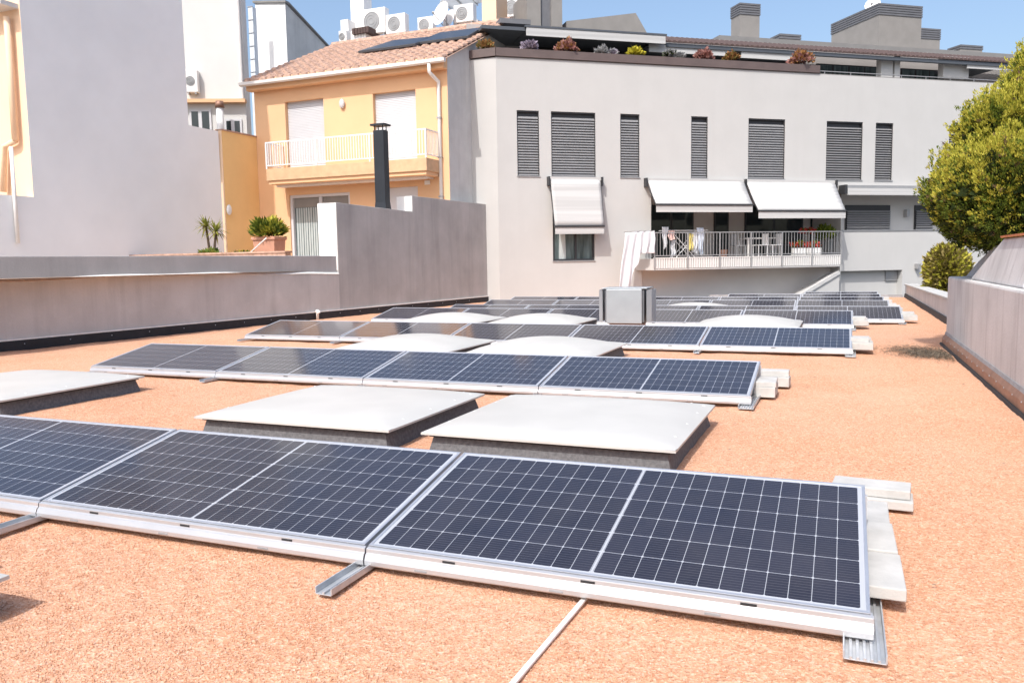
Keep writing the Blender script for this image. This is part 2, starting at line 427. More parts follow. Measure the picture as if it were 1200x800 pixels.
keep = (cx > lwx(cy)-.25) & (cy < 26.6+(cx+11.316)*.774)
props(mesh_np('gravel_roof', V, Fq[keep], ['gravel']), 'flat roof covered with orange crushed gravel', kind='structure')

# loose stones lying on the gravel near the camera
def stones(n, ymin, ymax, size):
    y = ymin+(ymax-ymin)*rng.random(n)**1.35
    x0 = -1.5*y-.3; x0 = np.maximum(x0, -9); x1 = np.minimum(.26*y+.5, 1.5)
    x = x0+(x1-x0)*rng.random(n)
    oc = np.array([(1,0,0),(0,1,0),(-1,0,0),(0,-1,0),(0,0,1),(0,0,-1)], float)
    of = np.array([(0,1,4),(1,2,4),(2,3,4),(3,0,4),(1,0,5),(2,1,5),(3,2,5),(0,3,5)])
    r = size*(.55+.9*rng.random((n,1,1))**2)
    P = oc[None]*(.65+.7*rng.random((n,6,1)))
    an = rng.random(n)*6.283; c, s = np.cos(an)[:,None], np.sin(an)[:,None]
    P = P*np.array([1, 1, .75])
    X = P[:,:,0]*c-P[:,:,1]*s; Y2 = P[:,:,0]*s+P[:,:,1]*c; Z = P[:,:,2]
    tl = (rng.random((n,1))-.5)*1.4; Z, X = Z+X*tl*.5, X-Z*tl*.5
    P = np.stack([X, Y2, Z], 2)*r
    P += np.stack([x, y, gz(x, y)+size*.35], 1)[:,None,:]
    F3 = (of[None]+np.arange(n)[:,None,None]*6).reshape(-1, 3)
    return P.reshape(-1, 3), F3
P1, F1 = stones(270000, 1.25, 7.8, .0034)
props(mesh_np('loose_gravel', P1, F1, ['stone'], n=3), 'loose orange crushed stones scattered over the gravel roof', kind='stuff')

# ------------------------------------------------------------------ solar panels
PW, PH, GAP = 2.10, 1.04, .02
ct, stt = math.cos(TILT), math.sin(TILT)
PT = Matrix.Rotation(TILT, 4, 'X')
def make_panel():
    t = thing('solar_module', '', 'solar panel', (0, 0, 0))
    def tilted(mb, name, mats, **k):
        o = mb.build(name, mats, t, local=True, **k); o.rotation_euler = (TILT, 0, 0); return o
    fr = MB(); wd, hh = .014, .035       # aluminium frame
    fr.box(0, PW, 0, wd, -hh, 0); fr.box(0, PW, PH-wd, PH, -hh, 0); fr.box(0, wd, wd, PH-wd, -hh, 0); fr.box(PW-wd, PW, wd, PH-wd, -hh, 0)
    tilted(fr, 'panel_frame', 'frame', bevel=.0015)
    c = MB(); c.quad((wd-.002, wd-.002, -.0035), (PW-wd+.002, wd-.002, -.0035), (PW-wd+.002, PH-wd+.002, -.0035), (wd-.002, PH-wd+.002, -.0035))
    tilted(c, 'cell_face', 'cells')
    b = MB(); b.quad((wd, PH-wd, -.012), (PW-wd, PH-wd, -.012), (PW-wd, wd, -.012), (wd, wd, -.012))
    tilted(b, 'back_sheet', 'cap')
    # folded front sheet below the frame: upper lip, sloping face, lower flange
    prof = [(-.004, -.004), (-.020, -.010), (-.021, -.030), (-.030, -.036), (-.040, -.060), (-.040, -.080), (-.030, -.088), (-.024, -.080), (-.024, -.042), (-.012, -.034), (-.004, -.034)]
    r = MB(); r.prism([(0.0, y, z) for y, z in prof], (PW+.012, 0, 0)); ro = r.build('front_rail', 'rail', t, local=True, bevel=.002)
    sl_ = MB()
    for k in range(3):
        x = .42+.63*k; sl_.box(x-.03, x+.03, -.0235, -.019, -.026, -.017)
    each(sl_, 'slot', 'slot', ro, local=True)
    s2 = MB()
    for k in range(3):
        x = .29+.63*k; s2.box(x-.03, x+.03, -.0425, -.039, -.076, -.068)
    each(s2, 'drain_slot', 'lead', ro, local=True)
    return t
PANEL = make_panel(); used = [False]
Z0 = .11
def place_panel(x, y, label, group):
    global PANEL
    if not used[0]:
        used[0] = True; m = Matrix.Translation((x, y, Z0)); PANEL.matrix_world = m; WM[PANEL.name] = m
        PANEL['label'] = label; PANEL['group'] = group; return PANEL
    return copy_tree(PANEL, (x, y, Z0), 0, label=label, group=group)
ROWS = [  # right end x, front edge y, number of panels, name of the row
    (.119, 3.05, 3, 'nearest row'), (-.777, 7.724, 4, 'second row from the camera'), (.145, 12.127, 5, 'third row from the camera'),
    (.205, 16.459, 5, 'fourth row from the camera'), (1.16, 18.02, 5, 'fifth row from the camera'),
    (1.05, 20.6, 5, 'sixth row from the camera'), (1.02, 22.5, 5, 'seventh row from the camera'),
    (1.01, 24.3, 2, 'short eighth row near the pale building'), (1.01, 26.0, 1, 'farthest row under the pale building')]
ORD = ['rightmost', 'second from the right', 'third from the right', 'fourth from the right', 'fifth from the right']
for xr, yf, n, nm in ROWS:
    for k in range(n):
        lab = f'dark solar panel, {ORD[k]} in the {nm}' if n > 1 else f'dark solar panel alone in the {nm}'
        place_panel(xr-PW-k*(PW+GAP), yf, lab, 'solar panels in rows on the roof')

# ------------------------------------------------------------------ mounting rails and ballast blocks
def channel(mb, x, y0, y1, wdt=.10, h=.032, z=.006, ribs=3):
    ribs = 5 if wdt > .12 else 1; t_ = .0028
    mb.box(x-wdt/2, x+wdt/2, y0, y1, z, z+.004)
    for sx in (-1, 1): mb.box(x+sx*wdt/2-t_, x+sx*wdt/2+t_, y0, y1, z+.004, z+h)
    for k in range(ribs): 
        xx = x-wdt/2+wdt*(k+1)/(ribs+1); mb.box(xx-.005, xx+.005, y0, y1, z+.004, z+.014)
def support(x, y0, y1, yf, label, wdt=.10, post=True, group='galvanised mounting rails'):
    t = thing('mounting_rail', label, 'mounting rail', (x, (y0+y1)/2, 0), group=group)
    m_ = MB(); channel(m_, x, y0, y1, wdt); m_.build('channel', 'galv', t, bevel=.001)
    if post:
        p_ = MB(); yb = yf+PH*ct; p_.box(x-.03, x+.03, yb-.05, yb-.02, .012, Z0+PH*stt-.04); p_.build('rear_post', 'alu', t)
        p2 = MB(); p2.box(x-.03, x+.03, yf+.05, yf+.08, .012, Z0-.03); p2.build('front_post', 'alu', t)
    return t
def block_mesh(lx, ly, lz):
    b = MB(); b.box(-lx/2, lx/2, -ly/2, ly/2, 0, lz); o = b.build('concrete_block', 'block', local=True, bevel=.005); return o
BPROTO = {}
def block(x, y, z, rz, label, size=(.40, .20, .05)):
    if size not in BPROTO:
        o = block_mesh(*size); BPROTO[size] = o
    else:
        o = BPROTO[size].copy(); COL.objects.link(o)
    o.location = (x, y, z); o.rotation_euler = (0, 0, rz)
    props(o, label, 'concrete block', 'white concrete ballast blocks'); return o

rown = ['nearest row', 'second row', 'third row', 'fourth row', 'fifth row', 'sixth row', 'seventh row', 'eighth row', 'last row']
for ri, (xr, yf, n, nm) in enumerate(ROWS):
    yb = yf+PH*ct
    for k in range(0, n+1):
        x = xr-.02 if k == 0 else xr-k*(PW+GAP)+GAP/2-(.0 if k < n else -.06)
        if ri == 0 and k == 3: continue
        place_ = 'at the right end of' if k == 0 else ('at the left end of' if k == n else f'under seam {k} counted from the right of')
        y0 = yf-.17 if k == 0 else yf-(.34 if ri == 0 else .25)
        y1 = yb+.28
        if ri == 1 and k in (1, 2): y0 = yf-.06
        if ri >= 4: y0 = yf-.06
        if k > 0 and ri >= 4: continue
        support(x, y0, y1, yf, f'galvanised mounting rail {place_} the {rown[ri]}', .135 if k == 0 else .078)
# ballast blocks, nearest row, right end: a run of three along the rail and two stacked crosswise behind
block(.155, 3.53, .056, R(90), 'white block on the right rail of the nearest row, closest to its front')
block(.146, 3.935, .066, R(90.5), 'white block in the middle of the run beside the nearest row')
block(.140, 4.34, .056, R(89), 'white block of the nearest row touching the crosswise pair')
block(.185, 4.82, .012, R(-3), 'lower block of the crosswise pair behind the nearest row')
block(.175, 4.86, .064, R(-5), 'upper block of the crosswise pair behind the nearest row')
block(-1.60, 4.26, .03, R(1), 'white block peeping over the back edge of the nearest row, middle panel seam', (.40, .2, .10)).location = (-1.83, 4.27, .2)
for o_ in [o for o in COL.objects if o.get('label', '').startswith('white block peeping')]: o_.location = (-1.82, 4.22, .012)
block(-4.35, 4.5, .012, R(4), 'white block lying behind the left seam of the nearest row', (.40, .2, .10))
# second row
block(-.68, 8.55, .02, R(0), 'lower white block along the right rail of the second row', (.20, .40, .10)).location = (-.69, 8.42, .012)
block(-.69, 8.44, .112, R(2), 'upper white block along the right rail of the second row', (.20, .40, .05))
block(-.80, 9.05, .012, R(-2), 'lower crosswise block behind the right end of the second row', (.60, .2, .10))
block(-.82, 9.10, .112, R(1), 'upper crosswise block behind the right end of the second row', (.62, .2, .06))
# the other rows
for ri in range(2, 9):
    xr, yf, n, nm = ROWS[ri]
    block(xr+.13, yf+.52, .056, R(90), f'white block beside the right end of the {rown[ri]}, lower course', (.42, .3, .10))
    if ri < 6: block(xr+.11, yf+.58, .156, R(88), f'white block beside the right end of the {rown[ri]}, upper course', (.40, .24, .06))
    if ri in (2, 3): block(xr+.0, yf+1.16, .012, R(1), f'white block crosswise behind the right end of the {rown[ri]}', (.55, .22, .14))

# flat cable duct running out towards the camera
c = MB(); c.prism([(-1.010, 1.7, -.004), (-.989, 1.7, -.004), (-.989, 1.7, .008), (-1.010, 1.7, .008)], (.05, 1.36, .006))
props(c.build('cable_duct', 'cable', bevel=.003), 'narrow white cable duct crossing the gravel in front of the nearest row', 'cable duct')

# ------------------------------------------------------------------ skylights
def make_skylight(wx=1.86, wy=1.74, rise=.06, soft=.5):
    t = thing('roof_skylight', '', 'skylight', (0, 0, 0), group='white domed skylights on the gravel roof')
    k = MB(); hx, hy, b_ = wx/2, wy/2, .03
    bx, by = hx-.03, hy-.03; tx, ty = hx-.07, hy-.07; zt = .125
    k.add([(-bx,-by,-.03),(bx,-by,-.03),(bx,by,-.03),(-bx,by,-.03),(-tx,-ty,zt),(tx,-ty,zt),(tx,ty,zt),(-tx,ty,zt)],
          [(0,1,5,4),(1,2,6,5),(2,3,7,6),(3,0,4,7),(4,5,6,7)])
    k.build('upstand', 'bitumen', t, local=True)
    s_ = MB(); e1 = hx-.045; e2 = hy-.045
    s_.box(-e1, e1, -e2, e2, zt-.002, .150); s_.build('seal_strip', 'black', t, local=True)
    d = MB(); nn = 28; vs = []; fs_ = []
    for j in range(nn+1):
        for i in range(nn+1):
            u, v = i/nn*2-1, j/nn*2-1
            e = (1-u**4)*(1-v**4) if soft < .6 else (1-u*u)*(1-v*v); e = e**soft
            z = .158+rise*e
            edge = max(abs(u), abs(v))
            if edge > .9: z = .158+.014*(1-((edge-.93)/.07)**2 if edge > .93 else 1-(.93-edge)/.03)+rise*e*(.30 if soft < .6 else .8)
            vs.append((u*hx, v*hy, z))
    for j in range(nn):
        for i in range(nn):
            a = j*(nn+1)+i; fs_.append((a, a+1, a+nn+2, a+nn+1))
    d.add(vs, fs_)
    d.box(-hx, hx, -hy, -hy+.004, .142, .158); d.box(-hx, hx, hy-.004, hy, .142, .158)
    d.box(-hx, -hx+.004, -hy+.004, hy-.004, .142, .158); d.box(hx-.004, hx, -hy+.004, hy-.004, .142, .158)
    do = d.build('dome', 'dome', t, local=True, smooth=False)
    for p in do.data.polygons[:nn*nn]: p.use_smooth = True
    for i in (-.62, -.1, .42, .8):
        for (x, y) in ((hx-.07, i*hy), (-hx+.07, i*hy), (i*hx, -hy+.07), (i*hx, hy-.07)):
            q = MB(); q.ball((x, y, .172), .016, sq=(1, 1, .7)); q.build('fixing_cap', 'cap', t, local=True, smooth=True)
    return t
SK = make_skylight(); skn = 0
for x, y, lab in [(-1.90, 5.97, 'white skylight behind the nearest row, next to the open gravel'), (-4.02, 5.95, 'white skylight behind the nearest row, left of a twin skylight'),
                  (-8.30, 5.98, 'white skylight by the dark left wall, cut by the photo edge'), (-4.03, 1.27, 'skylight corner in front of the nearest row, throwing a pointed shadow'),
                  (-5.98, 10.75, 'white skylight left of the pair behind the second row'), (-3.86, 10.75, 'white skylight right of the pair behind the second row'),
                  (-7.86, 15.7, 'low white dome left of the pair behind the third row'), (-5.74, 15.65, 'low white dome behind the third row, beside the grey ventilator'),
                  (-1.62, 15.7, 'low white dome right of the grey ventilator behind the third row'), (-3.34, 20.15, 'farthest white dome, just right of the ventilator')]:
    if skn == 4: SK = make_skylight(rise=.16, soft=.75)
    if skn in (0, 4):
        m = Matrix.Translation((x, y, .0)); SK.matrix_world = m; WM[SK.name] = m; SK['label'] = lab
    else: copy_tree(SK, (x, y, 0), 0, label=lab)
    skn += 1

# ------------------------------------------------------------------ grey ventilator on the roof
t = thing('roof_ventilator', 'grey metal box ventilator with side baffles standing behind the third row', 'ventilator', (-3.76, 14.95, 0), R(3))
k = MB(); k.box(-.30, .30, -.26, .26, -.03, .20); k.build('curb', 'copper', t, local=True)
k = MB(); k.box(-.33, .33, -.30, .30, .20, .22); k.box(-.37, .37, -.33, .33, .235, .845); k.build('housing', 'ventdark', t, local=True, bevel=.01)
k = MB(); k.box(-.335, .335, -.375, -.345, .215, .855); k.build('front_panel', 'ventgrey', t, local=True, bevel=.012)
k = MB(); k.box(-.335, .335, .345, .375, .215, .855); k.build('rear_panel', 'ventgrey', t, local=True, bevel=.012)
for sx in (-1, 1):
    k = MB()
    prof = [(sx*.42, -.33), (sx*.495, -.25), (sx*.495, .25), (sx*.42, .33), (sx*.41, .32), (sx*.48, .245), (sx*.48, -.245), (sx*.41, -.32)]
    k.prism([(a, b, .24) for a, b in prof], (0, 0, .60)); k.build('side_baffle', 'ventgrey', t, local=True)
k = MB(); k.box(-.43, .43, -.36, .36, .857, .875); k.build('lid', 'ventgrey', t, local=True, bevel=.006)

# ------------------------------------------------------------------ left boundary wall
def lw(y, off=0.0): return Vector((lwx(y)-off, y, 0))
wall = thing('boundary_wall', 'long dark grey rendered wall with black base strip along the roof edge', 'wall', lw(12)); wall['kind'] = 'thing'
ye = 26.46
def lprism(mb, y0, y1, off0, off1, z0, z1a, z1b=None, mi=0):
    z1b = z1a if z1b is None else z1b
    a, b, c_, d = lw(y0, off0), lw(y1, off0), lw(y1, off1), lw(y0, off1)
    vs = [(a.x,a.y,z0),(b.x,b.y,z0),(c_.x,c_.y,z0),(d.x,d.y,z0),(a.x,a.y,z1a),(b.x,b.y,z1b),(c_.x,c_.y,z1b),(d.x,d.y,z1a)]
    mb.add(vs, [(0,3,2,1),(4,5,6,7),(0,1,5,4),(1,2,6,5),(2,3,7,6),(3,0,4,7)], mi)
YS = 18.35; YT = 21.9
k = MB(); lprism(k, -4, YS, .05, .55, -.3, 1.635); k.build('upper_band', 'concL2', wall, bevel=.012)
k = MB()                               # lower render coat with a wavy top edge
n_ = 60; prev = None
vs = []; fs_ = []
for i in range(n_+1):
    y = -4+(YS+4)*i/n_; zt = 1.20+.035*math.sin(y*.55+.8)+.012*math.sin(y*2.3)
    a, b = lw(y, 0), lw(y, .06)
    vs += [(a.x,a.y,-.3),(a.x,a.y,zt),(b.x,b.y,zt+.012),(b.x,b.y,-.3)]
    if i: q = 4*(i-1); fs_ += [(q,q+4,q+5,q+1),(q+1,q+5,q+6,q+2)]
fs_ += [(0,1,2,3)]
k.add(vs, fs_); k.build('render_coat', 'concL', wall)
k = MB(); vs = []; fs_ = []
for i in range(n_+1):
    y = -4+(YS+4)*i/n_; zt = 1.20+.035*math.sin(y*.55+.8)+.012*math.sin(y*2.3)
    a, b = lw(y, -.022), lw(y, .06)
    vs += [(a.x,a.y,zt-.008),(a.x,a.y,zt-.004),(b.x,b.y,zt+.044),(b.x,b.y,zt-.008)]
    if i: q = 4*(i-1); fs_ += [(q,q+4,q+5,q+1),(q+1,q+5,q+6,q+2)]
k.add(vs, fs_); k.build('sunlit_lip', 'lip', wall)  # pale colour paints the sun along the render's top edge
k = MB(); lprism(k, YS, YT, .0, .60, -.3, 3.05, 2.97); lprism(k, YT, ye, .0, .55, -.3, 3.45, 3.45); k.build('tall_section', 'concT', wall, bevel=.01)
k = MB(); lprism(k, YS-.012, YS-.002, .012, .59, 1.25, 3.03, 3.03); lprism(k, YT-.012, YT-.002, .01, .54, 2.99, 3.44, 3.44); each(k, 'sunlit_end', 'white_end', wall)  # white skins put the sunlight onto the grey wall's end faces
k = MB(); lprism(k, -4, ye, -.035, .01, -.05, .17, .17); k.build('base_flashing', 'black', wall, bevel=.006)
k = MB(); lprism(k, -4, ye, -.042, .012, .172, .195, .195); k.build('flashing_bead', 'lip', wall)
k = MB(); y = 3.0
while y < 25.5:
    p = lw(y, -.038); k.ball((p.x, p.y, .10), .011, u=6, v=4); y += .85
each(k, 'fixing_screw', 'frame', wall)
k = MB(); p = lw(17.3, -.12); k.tube([(p.x,p.y,-.02),(p.x,p.y,.16),(p.x+.10,p.y-.05,.20)], .035); k.ball((p.x,p.y,.20), .055)
props(k.build('pipe_outlet', 'cap', smooth=True), 'small white pipe outlet rising at the foot of the dark wall', 'pipe')

# ------------------------------------------------------------------ right walls
wall = thing('concrete_wall', 'tall pale streaked concrete wall with a clay tile cap at the roof edge', 'wall', (1.7, 8, 0)); wall['kind'] = 'thing'
YE = 14.2
k = MB(); k.box(1.52, 1.95, -3.5, YE, -.3, 1.05); k.build('lower_wall', 'concR', wall, bevel=.03)
k = MB()
k.add([(1.58,8.9,1.052),(2.6,8.9,1.052),(2.6,12.35,1.052),(1.58,12.35,1.052),(1.70,9.0,1.56),(2.55,9.0,1.56),(2.55,10.75,1.56),(1.70,10.75,1.56)],
      [(0,3,2,1),(4,5,6,7),(0,1,5,4),(1,2,6,5),(2,3,7,6),(3,0,4,7)])
k.build('battered_top', 'concR', wall, bevel=.02)
k = MB(); k.add([(1.66,-3.4,1.052),(2.1,-3.4,1.052),(2.1,8.95,1.052),(1.66,8.95,1.052),(1.74,-3.4,1.12),(2.1,-3.4,1.12),(2.1,8.95,1.12),(1.74,8.95,1.12)],
      [(0,3,2,1),(4,5,6,7),(0,1,5,4),(1,2,6,5),(2,3,7,6),(3,0,4,7)]); k.build('coping_step', 'concR', wall, bevel=.02)
k = MB(); k.add([(1.72,12.36,1.052),(2.3,12.36,1.052),(2.3,13.9,1.052),(1.72,13.9,1.052),(1.86,12.4,1.50),(2.25,12.4,1.50),(2.25,13.6,1.30),(1.86,13.6,1.30)],
      [(0,3,2,1),(4,5,6,7),(0,1,5,4),(1,2,6,5),(2,3,7,6),(3,0,4,7)]); k.build('far_upstand', 'concL2', wall, bevel=.02)
k = MB()
for i in range(7):
    y0 = 9.02+i*.245; k.prism([(1.67,y0,1.564),(2.55,y0,1.66),(2.55,y0,1.685),(1.66,y0,1.589)], (0,.238,0))
k.build('clay_cap', 'terra2', wall)
k = MB(); k.prism([(1.46,-3.5,-.03),(1.525,-3.5,-.03),(1.525,-3.5,.15),(1.50,-3.5,.15),(1.47,-3.5,.10)], (0, YE+3.48, 0)); k.build('base_flashing', 'copper', wall)
k = MB(); k.prism([(1.492,-3.5,.10),(1.53,-3.5,.10),(1.53,-3.5,.19),(1.512,-3.5,.19)], (0, YE+3.5, 0)); k.build('flashing_bead', 'lead', wall)
k = MB(); k.prism([(1.425,-3.5,-.03),(1.46,-3.5,-.03),(1.46,-3.5,.02),(1.44,-3.5,.02)], (0, YE+3.5, 0)); k.build('membrane_edge', 'black', wall)
k = MB(); y = 6.
while y < 14: k.ball((1.470, y, .095), .008, u=6, v=4); y += .42
each(k, 'fixing_screw', 'frame', wall)

wall = thing('low_parapet', 'low pale concrete parapet with white coping behind the tall right wall', 'wall', (2.1, 22, 0)); wall['kind'] = 'thing'
k = MB(); k.add([(2.02,14.3,-.3),(2.32,14.3,-.3),(2.29,30.6,-.3),(1.99,30.6,-.3),(2.02,14.3,.50),(2.32,14.3,.50),(2.29,30.6,.37),(1.99,30.6,.37)],
      [(0,3,2,1),(4,5,6,7),(0,1,5,4),(1,2,6,5),(2,3,7,6),(3,0,4,7)]); k.build('parapet_body', 'concR', wall)
k = MB(); k.add([(1.99,14.3,.502),(2.37,14.3,.502),(2.34,30.6,.372),(1.96,30.6,.372),(1.99,14.3,.555),(2.37,14.3,.555),(2.34,30.6,.425),(1.96,30.6,.425)],
      [(0,3,2,1),(4,5,6,7),(0,1,5,4),(1,2,6,5),(2,3,7,6),(3,0,4,7)]); k.build('coping', 'block', wall, bevel=.01)
k = MB(); k.add([(1.96,14.3,-.03),(2.018,14.3,-.03),(1.988,30.2,-.03),(1.93,30.2,-.03),(1.98,14.3,.11),(2.018,14.3,.11),(1.988,30.2,.11),(1.95,30.2,.11)],
      [(0,3,2,1),(4,5,6,7),(0,1,5,4),(1,2,6,5),(2,3,7,6),(3,0,4,7)]); k.build('base_flashing', 'black', wall)
k = MB(); k.box(-4.5, 1.9, 30.05, 30.25, -.4, .07); 
props(k.build('roof_upstand', 'lead'), 'low grey flashed upstand closing the far end of the gravel roof', 'upstand')

# damp leaf litter under the tree
def litter(n, cxy, rad, seed, mat, size):
    r_ = np.random.default_rng(seed); vs = []; 
    x = r_.normal(0, .42, n); y = r_.normal(0, .42, n)
    x = cxy[0]+x*rad[0]; y = cxy[1]+y*rad[1]+ (x-cxy[0])*rad[2]
    ok = x < 1.40; x, y = x[ok], y[ok]; n = len(x)
    an = r_.random(n)*6.283; s = size*(.5+r_.random(n))
    c_, s_ = np.cos(an)*s, np.sin(an)*s; z = gz(x, y)+.008+.012*r_.random(n)
    P = np.stack([np.stack([x-c_, y-s_, z], 1), np.stack([x+s_*.4, y-c_*.4, z+.004], 1), np.stack([x+c_, y+s_, z+.003], 1), np.stack([x-s_*.4, y+c_*.4, z+.005], 1)], 1)
    return P.reshape(-1, 3), np.arange(4*n).reshape(-1, 4)
A1, B1 = litter(6500, (1.2, 12.75), (.62, .85, -.55), 3, 'litter', .018)
A2, B2 = litter(420, (-.6, 9.5), (6., 9., 0), 5, 'litter', .014)
B2 = B2+len(A1); A1 = np.concatenate([A1, A2]); B1 = np.concatenate([B1, B2])
props(mesh_np('leaf_litter', A1, B1, ['litter']), 'grey brown dry leaf litter spilled on the gravel beside the tall concrete wall', kind='stuff')

# ------------------------------------------------------------------ the pale grey apartment building
WF = bpy.data.objects
bld = thing('apartment_building', 'long pale grey building with louvred windows, roof terrace and chimneys', 'building', tuple(FO+FT*9))
ZT = 8.47
def zz(x, y, n=0): return fw(x, y, n)[1]
# windows of the upper floor from the photograph: (left, right) at the top edge and top / sill heights
UPW = [(606, 632), (646, 698), (727, 749.5), (810, 829.5), (877, 920), (968.5, 1011), (1026, 1046.5), (1112, 1140)]
uz0, uz1 = 4.42, 6.70
holes = []
for a, b in UPW: holes.append((fw(a, 165)[0], fw(b, 165)[0], uz0, uz1, .13))
sL, sR = 0.0, 25.0
hl = (fw(648, 290)[0], fw(697, 290)[0], 1.40, 3.3, .13)
holes.append(hl)
bal0, bal1 = fw(763, 280)[0], fw(985, 280)[0]
holes.append((bal0, bal1, 1.02, 4.0, 1.9))
t0, t1 = bal1+.02, fw(1087, 240)[0]+1.5
holes.append((t0, t1, 2.40, 4.12, .7))
holes.append((fw(752, 330)[0], bal1, -1.5, .99, .6))
u0, u1 = bal1+.03, fw(1057, 330)[0]
holes.append((u0, u1, -1.5, .80, .3))
k = MB(FM); holed(k, sL, sR, -6, ZT, holes, .13)
# side wall turning back on the left, top and back
k.quad((sL,0,-6), (sL,0,ZT), (sL,.02,ZT), (sL,.02,-6))
wl = k.build('wall', 'stucco', bld)
LF = FM @ Vector((0, 0, 0))
k = MB(); k.quad((-12.32, LF.y-.02, -6), (LF.x, LF.y, -6), (LF.x, LF.y, ZT), (-12.32, LF.y-.02, ZT)); k.build('corner_wall', 'stucco', bld)
k = MB(FM); k.box(sL, sR, .0, .35, ZT-.001, ZT+.03); k.build('coping', 'roofgrey', bld)
# under balcony: set back wall, stair wall with pale sloping coping
k = MB(FM); k.quad((fw(752, 330)[0], .6, -1.5), (bal1, .6, -1.5), (bal1, .6, .99), (fw(752, 330)[0], .6, .99)); k.build('undercroft_wall', 'undercroft', bld)
under_s0 = fw(757, 330)[0]
k = MB(FM); zb = -1.5
ptop = fw(984.5, 319, .70); pbot = fw(930, 352, .70)
k.prism([(ptop[0], -.66, ptop[1]), (pbot[0], -.66, pbot[1]), (pbot[0], -.66, -1.5), (ptop[0], -.66, -1.5)], (0, .65, 0)); k.build('stair_wall', 'stucco', bld)
k = MB(FM); dv = Vector((pbot[0]-ptop[0], 0, pbot[1]-ptop[1])).normalized(); nv = Vector((-dv.z, 0, dv.x)); nv = nv if nv.z > 0 else -nv
A_ = Vector((ptop[0], -.72, ptop[1]-.06)); B_ = Vector((pbot[0], -.72, pbot[1]-.06))
k.prism([A_, B_, B_+nv*.13, A_+nv*.13], (0, .2, 0)); k.build('stair_coping', 'fabric', bld)
k = MB(FM); k.quad((u0, .3, -1.5), (u1, .3, -1.5), (u1, .3, .8), (u0, .3, .8)); k.build('recess_wall', 'stucco', bld)
a_, b_ = fw(1043, 320), fw(1057, 330)
k = MB(FM); k.box(a_[0], b_[0]-.03, .25, .295, .34, .795)
for i in range(7): k.box(a_[0], b_[0]-.03, .235, .25, .36+i*.062, .39+i*.062)
k.build('vent_grille', 'railing', bld)

def blind(mb, a, b, z0, z1, depth, pitch=.092, cover=.78):
    n = int((z1-z0-.12)/pitch)
    for i in range(n):
        z = z0+.03+i*pitch
        mb.add([(a+.03, depth-.075, z), (b-.03, depth-.075, z), (b-.03, depth-.02, z+pitch*cover), (a+.03, depth-.02, z+pitch*cover),
                (a+.03, depth-.065, z-.006), (b-.03, depth-.065, z-.006)], [(0,1,2,3), (4,5,1,0), (3,2,5,4)])
def louvre_window(a, b, z0, z1, depth, sill=True, cover=.78):
    f = MB(FM)
    f.quad((a,depth,z0), (b,depth,z0), (b,depth,z1), (a,depth,z1))
    f.box(a, a+.03, depth-.09, depth-.005, z0, z1); f.box(b-.03, b, depth-.09, depth-.005, z0, z1)
    f.box(a+.03, b-.03, depth-.09, depth-.005, z1-.05, z1)
    wo = f.build('window', 'darkframe', bld)
    s_ = MB(FM); blind(s_, a, b, z0, z1-.02, depth-.01, .094, cover); s_.build('louvre_blind', 'slat', wo)
    if sill:
        q = MB(FM); q.box(a-.02, b+.02, -.03, depth, z0-.03, z0+.004); q.build('sill', 'railing', wo)
for i_, h in enumerate(holes[:8]): louvre_window(h[0], h[1], h[2], h[3], .12, True, 
                   .62 if i_ in (5, 6) else .84)
# low window under the first awning: frame, curtained panes
a, b, z0, z1, d = hl
f = MB(FM); f.box(a, a+.07, .05, .12, z0, z1); f.box(b-.07, b, .05, .12, z0, z1); f.box(a+.07, b-.07, .05, .12, z0, z0+.07); f.box((a+b)/2+.05, (a+b)/2+.12, .05, .12, z0+.07, z1)
f.quad((a,.128,z0), (b,.128,z0), (b,.128,z1), (a,.128,z1))
wo = f.build('window', 'darkframe', bld)
p_ = MB(FM); p_.quad((a+.07,.10,z0+.07), ((a+b)/2+.05,.10,z0+.07), ((a+b)/2+.05,.10,z1), (a+.07,.10,z1)); p_.quad(((a+b)/2+.12,.10,z0+.07), (b-.07,.10,z0+.07), (b-.07,.10,z1), ((a+b)/2+.12,.10,z1))
each(p_, 'pane', 'glasscurtain', wo)
q = MB(FM)
cs = a+.25
q.prism([(cs, .095, z0+.07), (cs+.28, .095, z0+.07), (cs+.22, .095, z1), (cs+.05, .095, z1)], (0, .003, 0)); q.build('curtain', 'curtain', wo)
q = MB(FM); q.box(a-.02, b+.02, -.03, .13, z0-.035, z0-.002); q.build('sill', 'railing', wo)

# balcony recess: floor, back wall with dark glass doors, projecting slab with ribbed fascia and railing
BD = 1.9
k = MB(FM); k.quad((bal0,BD,1.02), (bal1,BD,1.02), (bal1,BD,4.0), (bal0,BD,4.0)); k.build('recess_wall', 'recess', bld)
def dspx(x): return fw(x, 270, -BD)[0]
for x0, x1 in ((760, 812), (836, 853), (872, 940), (960, 990)):
    a, b = max(bal0+.02, dspx(x0)), min(bal1-.02, dspx(x1))
    f = MB(FM); f.box(a, b, BD-.06, BD-.01, 1.05, 3.55); dd = f.build('balcony_door', 'darkframe', bld)
    g_ = MB(FM); m_ = max(1, round((b-a)/1.3))
    for i in range(m_):
        p0 = a+.07+(b-a-.07)*i/m_; p1 = a+(b-a)*(i+1)/m_-.07
        g_.quad((p0,BD-.065,1.15), (p1,BD-.065,1.15), (p1,BD-.065,3.48), (p0,BD-.065,3.48))
    each(g_, 'pane', 'glass', dd)
PJ = .75
bl0, bl1 = fw(766, 310, PJ)[0], fw(985.5, 310, PJ)[0]
sz0, sz1 = 1.0, 1.46
k = MB(FM); k.box(bl0, bl1, -PJ, 1.9, sz0, sz0+.06); k.box(bl0+.02, bl1-.02, -PJ+.02, 1.88, sz0+.06, 1.42); 
